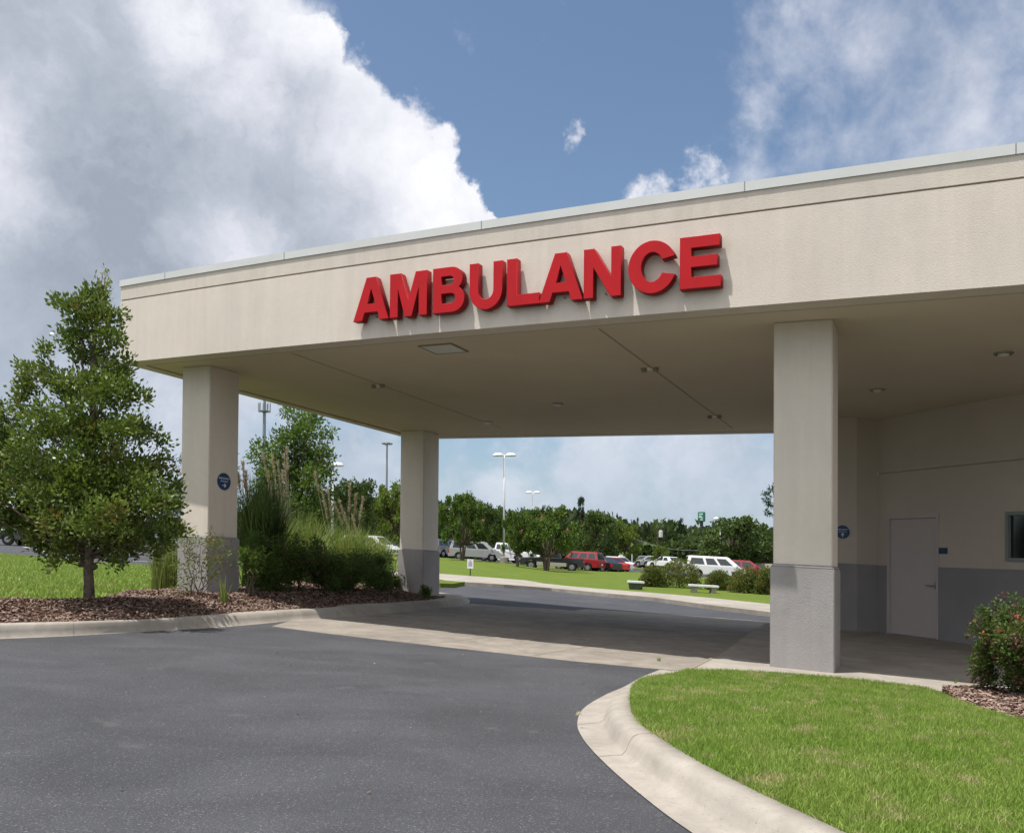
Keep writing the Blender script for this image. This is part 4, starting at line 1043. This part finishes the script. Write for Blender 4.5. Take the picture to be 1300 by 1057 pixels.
# bushes on the far lawn
br = [M['leafM'], M['leafL'], M['leafO']]
for lab, px, row, r, h_ in (('olive bush behind the left garden bench', 828, 748, 15, 25), ('broad twiggy bush between the two garden benches', 862, 749, 28, 36), ('low bush behind the right garden bench', 912, 752, 16, 24),
                            ('dense bush by the right column, far lawn', 948, 756, 24, 32), ('bush cut off by the right column on the far lawn', 974, 758, 16, 34)):
    xb, yb = P(px, row); s_ = yb/F; t = empty('lawn_shrub', W(xb, yb, hT(xb, yb)+.1)); tag(t, lab, 'shrub'); b = np.array(W(xb, yb, hT(xb, yb)+.1))
    ca = [b+np.array((random.uniform(-1, 1)*r*s_*.9, random.uniform(-.6, .6)*r*s_, 0)) for _ in range(620)]
    ca = np.array([c + np.array((0, 0, random.uniform(.05, 1)*h_*s_*math.sqrt(max(.1, 1-((c[0]-b[0])/(r*s_))**2)))) for c in ca])
    mb = MB(); [limb(mb, b, c, .015, .005) for c in ca[:8]]; mb.build('stems', M['bark2'], t); leaf_mesh('foliage', ca, .14, .09, .042, br, t, 9, .6, frac=[.45, .15, .40])

# --- tree prototypes for the car park and the tree line
def proto(kind, seed):
    """unit tree 1 m high and 1 m wide; trunk and crown are its parts"""
    random.seed(seed); global rng; rng = np.random.default_rng(seed)
    t = empty({'oak': 'broadleaf_tree', 'pine': 'pine_tree', 'myrtle': 'flowering_tree'}[kind]); mb = MB(); ca = []
    if kind == 'oak':
        mb.tube([(0, 0, -.03), (0, 0, .2), (.02, .01, .45), (0, 0, .8)], [.035, .028, .02, .008], 7)
        for i in range(34):
            a = random.uniform(0, 6.28); z = random.uniform(.2, .88); rr = .40*math.sqrt(max(.05, 1-((z-.5)/.52)**2)); q = random.uniform(.35, 1)
            c = np.array((math.cos(a)*rr*q, math.sin(a)*rr*q, z)); r = random.uniform(.07, .14)
            pts = ball_pts(c, r, int(26*(r/.1)**2), .8); ca.append(pts); limb(mb, (0, 0, random.uniform(.15, .5)), tuple(c), .01, .003)
        mats, fr_, ls = [M['leafD'], M['leafM']], [.6, .4], .042
    elif kind == 'pine':
        mb.tube([(0, 0, -.03), (.01, 0, .4), (0, .01, .7), (.01, 0, .97)], [.02, .015, .01, .003], 7)
        for i in range(20):
            a = random.uniform(0, 6.28); z = random.uniform(.48, .97); rr = .36*(1.05-z)**.5*1.2*random.uniform(.4, 1)
            c = np.array((math.cos(a)*rr, math.sin(a)*rr, z)); ca.append(ball_pts(c, .075, 22, .55)); limb(mb, (0, 0, z-.04), tuple(c), .007, .003)
        mats, fr_, ls = [M['leafD'], M['leafC']], [.6, .4], .035
    else:
        for k in range(5):
            a = k*1.26+random.uniform(-.3, .3); mb.tube([(math.cos(a)*.02, math.sin(a)*.02, -.02), (math.cos(a)*.05, math.sin(a)*.05, .2), (math.cos(a)*.16, math.sin(a)*.16, .5)], [.016, .013, .007], 6)
        for i in range(52):
            a = random.uniform(0, 6.28); z = random.uniform(.34, .93); rr = .50*math.sqrt(max(.04, 1-((z-.52)/.52)**2))*random.uniform(.3, 1.02)
            c = np.array((math.cos(a)*rr, math.sin(a)*rr, z)); ca.append(ball_pts(c, random.uniform(.05, .09), 22, 1.2)); limb(mb, (math.cos(a)*.05, math.sin(a)*.05, .25), tuple(c), .008, .002)
        mats, fr_, ls = [M['leafB'], M['leafM'], M['leafL']], [.5, .2, .3], .036
    mb.build('trunk', M['bark2' if kind != 'myrtle' else 'bark'], t)
    ca = np.concatenate(ca); leaf_mesh('crown', ca, .028, ls, ls*.62, mats, t, 11 if kind == 'myrtle' else 7, .4, frac=fr_)
    if kind == 'myrtle':
        fl_ = np.array([(math.cos(a)*r, math.sin(a)*r, z) for a, r, z in ((.5, .3, .86), (2.2, .2, .95), (4.2, .35, .8), (5.2, .42, .62), (3.3, .44, .6))]); leaf_mesh('blossom', fl_, .022, .018, .014, M['bloom'], t, 26, .6)
    return t
used = set()
protos = {('oak', i): proto('oak', 20+i) for i in range(4)}; protos.update({('pine', i): proto('pine', 40+i) for i in range(3)}); protos.update({('myrtle', i): proto('myrtle', 60+i) for i in range(3)})
def put_tree(kind, i, px, Y, top, wpx, label, group=None, mats=None, rot=None, base=None):
    p = protos[(kind, i)]
    if (kind, i) not in used: used.add((kind, i)); o = p
    else: o = copy_tree(p)
    x = XY(px, Y); hb_ = hT(x, Y) - .05; z0 = hb_ - shx(x); zt = Wp(px, top, Y)[2]
    o.matrix_basis = Matrix.Translation((x, Y, z0)) @ Matrix.Rotation(rot if rot is not None else random.uniform(0, 6.28), 4, 'Z') @ Matrix.Diagonal((wpx*Y/F, wpx*Y/F, zt-z0, 1))
    tag(o, label, 'tree', group)
    if mats is not None:
        for c in o.children:
            if c.name.startswith('crown'):
                c.data = c.data.copy(); c.data.materials.clear()
                for m_ in mats: c.data.materials.append(m_)
    return o
put_tree('myrtle', 0, 587, 72, 626, 68, 'rounded crape myrtle standing by the silver minivan'); put_tree('myrtle', 1, 694, 66, 640, 84, 'widest crape myrtle, in front of the black pickup', rot=.3)
put_tree('myrtle', 2, 657, 66, 646, 46, 'small crape myrtle left of the widest one, before the white cars'); put_tree('oak', 0, 755, 92, 645, 70, 'broad mid-green tree behind the red cars', mats=[M['leafM'], M['leafB']])
put_tree('oak', 1, 795, 96, 656, 44, 'yellow-green tree right of the broad mid-green tree', mats=[M['leafL'], M['leafB']]); put_tree('oak', 2, 930, 88, 648, 108, 'big dark round oak rising behind the white minivan', mats=[M['leafM'], M['leafD']])
put_tree('oak', 3, 972, 96, 660, 60, 'dark oak cut off by the right column', mats=[M['leafM'], M['leafD']]); put_tree('pine', 0, 737, 150, 632, 30, 'tallest pine standing above the trees behind the red cars')
put_tree('myrtle', 0, 838, 100, 692, 24, 'low pale green tree by the far row of parked cars', mats=[M['leafL']]*3)
put_tree('oak', 0, 450, 74, 603, 72, 'dark oak behind the lamp with the single head', rot=2.); put_tree('oak', 1, 497, 78, 606, 66, 'dark oak just left of the far column', rot=1.); put_tree('oak', 2, 412, 84, 612, 60, 'dark oak behind the pampas plumes', rot=4.)
put_tree('oak', 3, 618, 100, 634, 60, 'dark tree behind the silver minivan', rot=.5)
put_tree('oak', 3, 5, 95, 640, 110, 'dark tree behind the young tree at the far left', rot=.5)
rnd = random.Random(5)
G_ = 'trees of the distant tree line'
LM_ = [(0, 'left of the young tree'), (60, 'behind the young tree trunk'), (170, 'right of the young tree trunk'), (235, 'behind the left front column'), (310, 'by the cell tower'), (360, 'behind the pampas plumes'), (425, 'by the single-headed lamp'), (490, 'at the floodlight mast'),
       (530, 'behind the far column'), (585, 'above the silver minivan'), (640, 'beside the tall lamp post'), (690, 'behind the widest crape myrtle'), (735, 'behind the dark red vehicle'), (775, 'behind the bright red car'), (815, 'above the far parking row'), (855, 'above the pale low wall'), (890, 'by the green pylon sign'), (930, 'behind the round oak'), (2000, 'near the right column')]
def lmk(px): return min(LM_, key=lambda q: abs(q[0]-px))[1]
tops = [(-60, 640), (120, 650), (220, 655), (340, 640), (480, 625), (560, 636), (640, 644), (700, 645), (760, 648), (800, 656), (850, 659), (900, 664), (960, 664), (1000, 668)]
def top_at(px):
    for (a, ya), (b, yb) in zip(tops[:-1], tops[1:]):
        if a <= px <= b: return ya + (yb-ya)*(px-a)/(b-a)
    return 665
px = -60
while px < 1000:
    k = rnd.random(); Y = rnd.uniform(135, 200); tt = top_at(px) + rnd.uniform(1, 14)
    if k < .42: put_tree('pine', rnd.randrange(3), px, Y, tt-4, rnd.uniform(16, 26), 'dark pine in the distant tree line ' + lmk(px), G_+' (pines)')
    else: put_tree('oak', rnd.randrange(4), px, Y, tt+3, rnd.uniform(26, 42), 'dark broadleaf tree in the distant tree line ' + lmk(px), G_+' (broadleaf)')
    px += rnd.uniform(9, 15)
# the wood behind them: one mass nobody could count
n = 9000; pxs = rng.uniform(-90, 1060, n); cen = []
for q in pxs:
    Y = rng.uniform(185, 250); tt = top_at(float(q))+17+4*math.sin(q*.11)+3*math.sin(q*.31); bot = 720
    cen.append(Wp(float(q), float(tt+(bot-tt)*rng.uniform()**1.3), Y))
o = leaf_mesh('distant_wood', np.array(cen), 1.8, 1.7, 1.3, [M['leafD'], M['leafM']], None, 9, .3, frac=[.75, .25]); tag(o, 'dense dark wood closing the view behind the tree line', 'woods', kind='stuff')
n = 3500; pxs = rng.uniform(-90, 1060, n); cen = [Wp(float(q), float(rng.uniform(695, 716)), 128.) + np.array((0, rng.uniform(-3, 3), 0)) for q in pxs]
o = leaf_mesh('underbrush', np.array(cen), 1., 1.0, .8, [M['leafD'], M['leafM']], None, 8, .3, frac=[.6, .4]); tag(o, 'dark undergrowth at the foot of the distant tree line', 'undergrowth', kind='stuff')
# branch of a pine reaching out beside the right column
xq = XY(990, 40); t = empty('pine_tree', W(xq, 40, hT(xq, 40))); tag(t, 'pine mostly hidden by the right column, only branch tips showing', 'tree')
mb = MB(); q0 = Vector(W(xq, 40, hT(xq, 40))); q1 = Vector(Wp(990, 612, 40)); mb.tube([q0, q1], [.12, .03], 7); ca = []
for (tx, ty) in ((970, 626), (971, 634), (974, 640), (972, 650), (978, 620), (1008, 624), (1004, 640), (1010, 655), (984, 616)):
    tip = Vector(Wp(tx, ty, 40+random.uniform(-.3, .3))); root = Vector(Wp(990, ty+8, 40)); mb.tube([root, tip], [.02, .008], 5); ca += [tuple(root.lerp(tip, u_)) for u_ in (.7, .8, .9, 1.)]
mb.build('trunk', M['bark2'], t); leaf_mesh('crown', np.array(ca), .09, .17, .05, M['leafC'], t, 16, .2)

# ------------------------------------------------------------------ vehicles
TILT = math.atan(S)
KIND = {  # L, W, H, belt, hood z at nose, cabin bottom x0/x1, cabin top x0/x1, wheel r, axle x's, bed?
 'sedan':   dict(L=4.7, W=1.80, H=1.43, belt=.92, nose=.72, tailz=.90, cb=(-1.95, 1.05), ct=(-1.15, .25), wr=.32, ax=(-1.38, 1.38), zb=.22),
 'minivan': dict(L=5.0, W=1.95, H=1.76, belt=1.02, nose=.80, tailz=1.0, cb=(-2.42, 1.75), ct=(-2.22, .78), wr=.34, ax=(-1.50, 1.50), zb=.24),
 'suv':     dict(L=4.8, W=1.90, H=1.80, belt=1.12, nose=1.0, tailz=1.1, cb=(-2.32, 1.0), ct=(-2.10, .40), wr=.38, ax=(-1.40, 1.45), zb=.36),
 'pickup':  dict(L=5.5, W=1.95, H=1.82, belt=1.12, nose=1.02, tailz=1.12, cb=(-.75, 1.15), ct=(-.62, .50), wr=.40, ax=(-1.70, 1.75), zb=.38),
}
paints = {}
def make_car(kind, colour, px, row, head, label, group=None, two=None, name=None, Yo=None, sc=1., parts=True):
    k = KIND[kind]; Lh = k['L']/2; Wd = k['W']/2; zb = k['zb']
    x, y = P(px, row) if Yo is None else (XY(px, Yo), Yo)
    hgt = hT(x, y) + .014
    root = empty(name or {'sedan': 'parked_car', 'minivan': 'minivan', 'suv': 'sport_utility_vehicle', 'pickup': 'pickup_truck'}[kind]); tag(root, label, {'sedan': 'car', 'minivan': 'minivan', 'suv': 'car', 'pickup': 'pickup truck'}[kind], group)
    root.matrix_basis = Matrix.Translation(W(x, y, hgt)) @ Matrix.Rotation(TILT, 4, 'Y') @ Matrix.Rotation(R(head), 4, 'Z') @ Matrix.Scale(sc, 4)
    if colour not in paints: paints[colour] = paint('paint', colour)
    pm = paints[colour]
    mw = root.matrix_basis
    T = lambda a, b, c: mw @ Vector((a, b, c))
    def side(mb, pts, y0, y1, T_=None):
        n = len(pts); mb.add([(a, y0, c) for a, c in pts] + [(a, y1, c) for a, c in pts], [tuple(range(n)), tuple(range(n, 2*n))[::-1]] + [(i, n+i, n+(i+1) % n, (i+1) % n) for i in range(n)])
    # body side profile with wheel arches
    wr = k['wr']; ra = wr+.06
    def arch(xc): return [(xc+ra*math.cos(a), max(zb, wr+ra*math.sin(a))) for a in [math.pi*i/12 for i in range(12, -1, -1)]]
    pts = [(-Lh+.05, zb+.05)] + arch(k['ax'][0]) + arch(k['ax'][1]) + [(Lh-.08, zb+.02), (Lh-.0, zb+.22), (Lh-.03, k['nose']-.12), (Lh-.16, k['nose']), (k['cb'][1]+.25, k['belt']-.02), (k['cb'][1], k['belt'])]
    if kind == 'sedan': pts += [(k['cb'][0], k['belt']), (-Lh+.10, k['tailz']), (-Lh, k['tailz']-.15)]
    elif kind == 'pickup': pts += [(k['cb'][0]-.05, k['belt']), (k['cb'][0]-.05, .78), (-Lh+.12, .78), (-Lh+.12, k['tailz']), (-Lh, k['tailz'])]
    else: pts += [(k['cb'][0], k['belt']), (-Lh+.06, k['belt']), (-Lh, k['belt']-.2)]
    pts += [(-Lh, zb+.15)]
    mb = MB(T); side(mb, pts, -Wd, Wd); body = mb.build('body', pm, root, .045, seg=3, ang=.7)
    for p_ in body.data.polygons: p_.use_smooth = False
    if kind == 'pickup':
        for s in (-1, 1):
            mb = MB(T); mb.box(-Lh+.1, k['cb'][0]-.04, s*Wd-(.09 if s > 0 else -.0), s*Wd+(.0 if s > 0 else .09), .78, k['belt']); mb.build('bed_side', pm, root, .02)
    if two:
        if two not in paints: paints[two] = paint('lower_paint', two)
        for s in (-1, 1):
            mb = MB(T); a0, a1 = k['ax'][0]+ra+.01, k['ax'][1]-ra-.01
            yy0, yy1 = sorted((s*(Wd-.01), s*(Wd+.006))); mb.box(a0, a1, yy0, yy1, zb+.03, .72); mb.build('lower_panel', paints[two], root, .003)
    # greenhouse
    zt = k['H']; b0, b1 = k['cb']; t0, t1 = k['ct']; wb, wt_ = Wd-.05, Wd-.23
    zbelt = k['belt']-.03
    mb = MB(T); mb.add([(b0, -wb, zbelt), (b1, -wb, zbelt), (b1, wb, zbelt), (b0, wb, zbelt), (t0, -wt_, zt), (t1, -wt_, zt), (t1, wt_, zt), (t0, wt_, zt)], [(3, 2, 1, 0), (4, 5, 6, 7), (0, 1, 5, 4), (1, 2, 6, 5), (2, 3, 7, 6), (3, 0, 4, 7)])
    mb.build('roof', pm, root, .05, seg=3)
    def sp_(u, v, s, off_=.006):   # point on the cabin side: u along, v up
        xb = b0+(b1-b0)*u; xt = t0+(t1-t0)*u; return (xb+(xt-xb)*v, s*(wb+(wt_-wb)*v+off_), zbelt+(zt-zbelt)*v)
    cuts = {'sedan': [(.17, .50), (.53, .90)], 'minivan': [(.05, .36), (.38, .62), (.64, .90)], 'suv': [(.06, .30), (.33, .60), (.63, .92)], 'pickup': [(.10, .38), (.42, .88)]}[kind]
    for s in (-1, 1):
        for c0_, c1_ in cuts:
            mb = MB(T); q = [sp_(c0_+.012, .14, s), sp_(c1_-.012, .14, s), sp_(c1_-.022, .78, s), sp_(c0_+.022, .78, s)]; q2 = [(a, b-s*.012, c) for a, b, c in q]
            mb.add(q+q2, [(0, 1, 2, 3), (7, 6, 5, 4), (0, 4, 5, 1), (1, 5, 6, 2), (2, 6, 7, 3), (3, 7, 4, 0)]); mb.build('side_window', M['cglass'], root)
    def fp(f_, wv_, v, off_=.006):
        xb, xt = (b1, t1) if f_ > 0 else (b0, t0); return (xb+(xt-xb)*v+f_*off_, wv_*(wb+(wt_-wb)*v), zbelt+(zt-zbelt)*v)
    for f_, nm in ((1, 'windshield'), (-1, 'rear_window')):
        mb = MB(T); q = [fp(f_, -.88, .12), fp(f_, .88, .12), fp(f_, .84, .88), fp(f_, -.84, .88)]; q2 = [(a-f_*.012, b, c) for a, b, c in q]
        mb.add(q+q2, [(0, 1, 2, 3), (7, 6, 5, 4), (0, 4, 5, 1), (1, 5, 6, 2), (2, 6, 7, 3), (3, 7, 4, 0)]); mb.build(nm, M['cglass'], root)
    for ax in k['ax']:
        for s in (-1, 1):
            mb = MB(T); mb.lathe([(wr*.6, -.1), (wr*.96, -.1), (wr, -.07), (wr, .07), (wr*.96, .1), (wr*.6, .1)], (ax, s*(Wd-.11), wr), 20, 'y'); wh = mb.build('wheel', M['tyre'], root)
            mb = MB(T); yo_ = s*.095; mb.lathe([(.03, 0), (wr*.55, 0), (wr*.55, s*.012), (wr*.25, s*.02), (.03, s*.02)], (ax, s*(Wd-.11)+yo_-s*.002, wr), 14, 'y'); mb.build('rim', M['rim'], wh)
    for s in (-1, 1):
        ya, yb = sorted((s*(Wd-.42), s*(Wd-.06)))
        mb = MB(T); mb.box(Lh-.10, Lh+.012, ya, yb, k['nose']-.24, k['nose']-.08); mb.build('headlight', M['lampglass'], root, .01)
        ya, yb = sorted((s*(Wd-.26), s*(Wd+.004)))
        mb = MB(T); mb.box(-Lh-.010, -Lh+.10, ya, yb, k['tailz']-.38, k['tailz']-.10); mb.build('taillight', M['tail'], root, .01)
        ya, yb = sorted((s*(Wd-.05), s*(Wd+.16)))
        mb = MB(T); mb.box(k['cb'][1]-.35, k['cb'][1]-.22, ya, yb, k['belt'], k['belt']+.13); mb.build('mirror', pm, root, .02)
    mb = MB(T); mb.box(Lh-.02, Lh+.015, -Wd+.5, Wd-.5, zb+.18, k['nose']-.12); mb.build('grille', M['trim'], root, .005)
    mb = MB(T); mb.box(-Lh-.04, -Lh+.06, -Wd+.08, Wd-.08, zb+.08, zb+.26); mb.build('rear_bumper', M['rim'] if kind == 'pickup' else pm, root, .02)
    mb = MB(T); mb.box(Lh-.10, Lh+.05, -Wd+.08, Wd-.08, zb+.02, zb+.20); mb.build('front_bumper', M['rim'] if kind == 'pickup' else pm, root, .02)
    if kind in ('minivan', 'suv'):
        mb = MB(T); mb.box(-Lh-.012, -Lh-.002, -.18, .18, .62, .76); mb.build('number_plate', M['white'], root)
    return root
silver, white, black, red, blue_, grey, dgreen = (.34, .345, .35), (.74, .74, .74), (.012, .013, .016), (.27, .012, .018), (.02, .045, .14), (.16, .17, .18), (.018, .022, .018)
make_car('minivan', silver, 605, 712.5, -5, 'silver minivan parked side-on beside the crape myrtle, facing right', Yo=79)
make_car('suv', grey, 563, 704, 60, 'grey vehicle seen from behind beside the far column', Yo=86)
make_car('pickup', white, 640, 711, -20, 'white vehicle behind the tall lamp post, nose to the right', name='pickup_truck', Yo=82)
make_car('minivan', white, 664, 708.5, -32, 'white van parked between the two crape myrtles', Yo=88)
make_car('pickup', black, 701, 724.5, 174, 'black pickup with pale lower panels under the widest crape myrtle', Yo=74, two=(.38, .36, .32), sc=1.0)
make_car('suv', red, 733, 722.5, 152, 'dark red sport utility vehicle behind the black pickup', Yo=79)
make_car('sedan', black, 758, 721.5, 135, 'black car between the two red cars', Yo=81)
make_car('sedan', (.55, .03, .02), 769, 719.5, 128, 'bright red car at the right end of the near row', Yo=83)
make_car('sedan', white, 777, 716, 128, 'white car just behind the bright red car', Yo=88)
for i, (px, row, c, lab) in enumerate(((788, 713.5, white, 'white car at the left end of the far parking row'), (800, 714.5, black, 'black car in the far parking row beside the white post'), (815, 715.5, grey, 'dark grey car third in the far parking row'),
        (827, 716.5, silver, 'silver car fourth in the far parking row'), (838, 717.5, grey, 'grey car near the right end of the far parking row'), (845, 718.8, white, 'white car ending the far parking row by the pale wall'))):
    make_car('sedan', c, px, row, (178, 176, 170, 150, 130, 120)[i], lab, Yo=112-i*2.5)
make_car('minivan', white, 908, 738, -4, 'white minivan parked side-on behind the lawn bushes at the right', Yo=68)
make_car('sedan', red, 946, 732, -10, 'red car behind the white minivan', Yo=75, sc=1.12)
make_car('pickup', dgreen, -14, 690.5, 3, 'dark pickup cut off by the left edge of the picture')
make_car('sedan', black, 58, 693.5, 8, 'dark car mostly hidden by the leaves left of the young tree trunk')
make_car('sedan', (.03, .03, .035), 187, 697.5, 4, 'black car parked across the road right of the young tree trunk')
make_car('suv', (.3, .05, .04), 118, 694, 10, 'dull red vehicle glimpsed through the leaves of the young tree')
make_car('minivan', white, 470, 711, -22, 'white minivan glimpsed between the bushes and the far column', Yo=74)
make_car('suv', blue_, 494, 704, -12, 'dark blue vehicle behind the white minivan at the far column', Yo=86)
make_car('minivan', white, 402, 700, 5, 'white vehicle roof showing above the pampas grass', Yo=88)

# ------------------------------------------------------------------ street furniture and far things
def ground_pt(px, row): x, y = P(px, row); return x, y, hT(x, y)
def lamp(px, Y, top, heads, label, base_h=True, r=.10, arm=.55, name='street_lamp', head_r=.42):
    x = XY(px, Y); h0 = hT(x, Y); b = Vector(W(x, Y, h0)); zt = Wp(px, top, Y)[2]
    t = empty(name, b); tag(t, label, 'street lamp')
    mb = MB(); mb.tube([b, Vector((x, Y, zt))], [r, r*.72], 12); mb.build('pole', M['metalW'], t, smooth_=True)
    if base_h:
        mb = MB(); mb.lathe([(.34, -.2), (.34, .55), (.30, .60), (.05, .60)], tuple(b), 20); mb.build('footing', M['concrete'], t)
    for s in heads:
        mb = MB(); mb.tube([(x, Y, zt-.12), (x+s*arm*.5, Y, zt-.06), (x+s*arm, Y, zt-.08)], .04, 6); a = mb.build('arm', M['metalW'], t)
        mb = MB(); mb.lathe([(.02, .20), (head_r*.5, .17), (head_r*.85, .08), (head_r, -.04), (head_r*.97, -.09), (.02, -.10)], (x+s*(arm+head_r*.62), Y, zt), 20, sx=1.15, sy=.8); hd = mb.build('lamp_head', M['white'], a, smooth_=True)
    return t
lamp(639.5, 74, 577.5, (-1, 1), 'tall white lamp post with two domed heads on the far lawn', arm=.28)
lamp(676, 118, 625, (-1, 1), 'small distant lamp post with two white heads above the crape myrtles', False, arm=.28)
lamp(421.5, 62, 590, (1,), 'lamp post with one white head above the pampas grass', arm=.05)
lamp(914, 110, 658, (-1,), 'lamp post whose head peeks out left of the big round oak', False, arm=.1)
# tall floodlight mast
x = XY(490, 180); b = Vector(W(x, 180, hT(x, 180))); zt = Wp(490, 563, 180)[2]; t = empty('floodlight_mast', b); tag(t, 'very tall thin floodlight mast above the oaks left of the far column', 'light mast')
mb = MB(); mb.tube([b, (x, 180, zt)], [.32, .16], 8); mb.build('pole', M['metalG'], t)
for a in range(4):
    an = a*1.57+.4; c = (x+math.cos(an)*.75, 180+math.sin(an)*.75, zt); mb = MB(); mb.tube([(x, 180, zt-.5), c], .06, 5); mb.lathe([(.15, -.2), (.42, -.1), (.42, .12), (.1, .3)], c, 10); mb.build('floodlight', M['metalG'], t)
# cell tower
x = XY(333.5, 260); b = Vector(W(x, 260, hT(x, 260))); zt = Wp(333.5, 505, 260)[2]; t = empty('cell_tower', b); tag(t, 'tall grey monopole tower with a ring of antennas between the left columns', 'tower')
mb = MB(); mb.tube([b, (x, 260, zt)], [.75, .42], 12); mb.build('pole', M['metalG'], t)
za = Wp(333.5, 517, 260)[2]
mb = MB(); mb.lathe([(1.5, -.1), (1.6, -.1), (1.6, .1), (1.5, .1)], (x, 260, za-1.2), 12); mb.lathe([(.3, -.1), (1.6, -.05), (1.6, .05), (.3, .1)], (x, 260, za-1.2), 12); mb.build('platform', M['metalG'], t)
for i in range(9):
    an = i*.7; rr = 1.75; c = (x+math.cos(an)*rr, 260+math.sin(an)*rr, za); mb = MB(); mb.box(c[0]-.11, c[0]+.11, c[1]-.08, c[1]+.08, za-1.5, za+1.3); mb.build('antenna', M['metalG'], t, .03)
# green sign tower
Ys = 190.; x = XY(890.5, Ys); b = Vector(W(x, Ys, hT(x, Ys))); zt = Wp(890, 649.5, Ys)[2]; zb_ = Wp(890, 662, Ys)[2]
t = empty('pylon_sign', b); tag(t, 'green cabinet sign with pale marks on a tall dark pole above the woods', 'sign')
mb = MB(); mb.tube([b, (x, Ys, zb_)], [.42, .36], 10); mb.build('pole', M['metalD'], t)
ca_ = R(-28); fx, fy = Vector((math.cos(ca_), math.sin(ca_))), Vector((-math.sin(ca_), math.cos(ca_)))
def Tsgn(a, c_, z): q = Vector((x, Ys)) + fx*a + fy*c_; return Vector((q.x, q.y, z))
mb = MB(Tsgn); mb.box(-.72, .72, -.55, .55, zb_, zt); cab = mb.build('cabinet', M['green'], t, .12, seg=3)
for (a0, a1, u0, u1) in ((-.45, .45, .68, .84), (-.5, .2, .40, .60), (-.1, .5, .34, .44), (-.45, .45, .14, .26)):
    mb = MB(Tsgn); mb.box(a0, a1, -.575, -.552, zb_+(zt-zb_)*u0, zb_+(zt-zb_)*u1); mb.build('sign_marking', M['pale'], cab)
# utility poles and line
def upole(px, Y, top, label, r=.16, mt='metalW', trans=False):
    x = XY(px, Y); b = Vector(W(x, Y, hT(x, Y))); zt = Wp(px, top, Y)[2]; t = empty('utility_pole', b); tag(t, label, 'pole')
    mb = MB(); mb.tube([b, (x, Y, zt)], [r, r*.8], 8); mb.build('pole', M[mt], t)
    if trans: 
        mb = MB(); mb.lathe([(.1, -.5), (.3, -.45), (.3, .4), (.1, .5)], (x+.4, Y, zt-.7), 12); mb.build('transformer', M['metalW'], t)
        mb = MB(); mb.box(x-1, x+1, Y-.06, Y+.06, zt-.3, zt-.18); mb.build('crossarm', M['bark2'], t)
    return Vector((x, Y, zt))
p1 = upole(835, 120, 671, 'wooden utility pole with a small transformer before the pines', .14, 'bark2', True)
p2 = upole(902, 105, 693, 'short pale pole above the white minivan roof', .12)
p3 = upole(916, 100, 696, 'stubby pale post right of the short pale pole', .16)
upole(802.5, 92, 703, 'white bollard post by the black car in the far parking row', .09)
mb = MB()
for dz in (0, .7):
    a = Vector(Wp(806, 684+dz*6, 126)); b_ = Vector(Wp(912, 697+dz*6, 100)); k = 14
    pts = [a.lerp(b_, i/k) - Vector((0, 0, 1.2*math.sin(math.pi*i/k)*.6)) for i in range(k+1)]
    if dz == 0: mb.tube(pts, .022, 5)
tag(mb.build('power_line', M['metalG']), 'thin overhead line sagging before the pines to the right', 'wire')
# pale low wall beyond the car park
mb = MB(W); a = Vector(P(846, 719)); 
def wl(px, Y): return (XY(px, Y), Y)
q = [wl(842, 108), wl(874, 100), wl(1010, 82), wl(1010, 82.4), wl(874, 100.4), wl(842, 108.4)]
mb.prism(q, .5, 2.15); tag(mb.build('low_wall', M['block'], None, .02), 'long pale low wall beyond the car park behind the white minivan', 'wall')
# small white notice on a green post
x, y = P(597, 731, add=.12); h0 = hT(x, y)+.12; t = empty('notice_sign', W(x, y, h0)); tag(t, 'small white notice on a short green post on the far lawn', 'sign')
hb1, hb2 = Hh(598, 721.5, y), Hh(598, 709.5, y)
mb = MB(W); mb.box(x-.025, x+.025, y-.02, y+.02, h0-.1, hb2-.1); mb.build('post', mat('post_green', (.03, .06, .02), .7), t)
wd2 = 3.9*y/F; mb = MB(W); mb.box(x-wd2, x+wd2, y-.04, y-.025, hb1, hb2); pn = mb.build('panel', M['white'], t, .006)
for u_, w_ in ((.84, .35), (.66, .62), (.54, .55), (.42, .6), (.30, .66)):
    mb = MB(W); mb.box(x-wd2*w_, x+wd2*w_, y-.0435, y-.0405, hb1+(hb2-hb1)*u_-.016, hb1+(hb2-hb1)*u_+.016); mb.build('lettering_line', M['ink'], pn)
# garden benches
def bench(px, row, wpx, hpx, label, dark=False):
    x, y = P(px, row, add=.12); s_ = y/F; h0 = hT(x, y)+.12; wv_ = wpx*s_/2; hh_ = hpx*s_; t = empty('garden_bench', W(x, y, h0)); tag(t, label, 'bench')
    mb = MB(W); mb.box(x-wv_, x+wv_, y-.28, y+.28, h0+hh_-.09, h0+hh_); mb.build('seat', M['white'], t, .015)
    if dark:
        mb = MB(W); q = [(x-wv_*.86, y-.22), (x+wv_*.86, y-.22), (x+wv_*.86, y+.22), (x-wv_*.86, y+.22)]; q2 = [(x+(a-x)*.86, y+(b-y)*.86) for a, b in q]; mb.prism(q2, h0, h0+hh_-.09, top=q); mb.build('pedestal', mat('mossy_stone', (.09, .10, .075), .95, (.05, .06, .045), 4), t)
    else:
        for s in (-1, 1):
            mb = MB(W); c = x+s*wv_*.66; q = [(c-.12, y-.2), (c+.12, y-.2), (c+.12, y+.2), (c-.12, y+.2)]; q2 = [(c+(a-c)*.7, b) for a, b in q]; mb.prism(q, h0, h0+hh_*.35, top=q2); mb.prism(q2, h0+hh_*.35, h0+hh_-.09, top=q); mb.build('leg', M['concrete'], t)
bench(807, 748, 20, 11, 'white-topped stone block seat on the far lawn, left of the twiggy bush', True)
bench(893, 752, 36, 10, 'long white slab bench on two feet right of the twiggy bush')
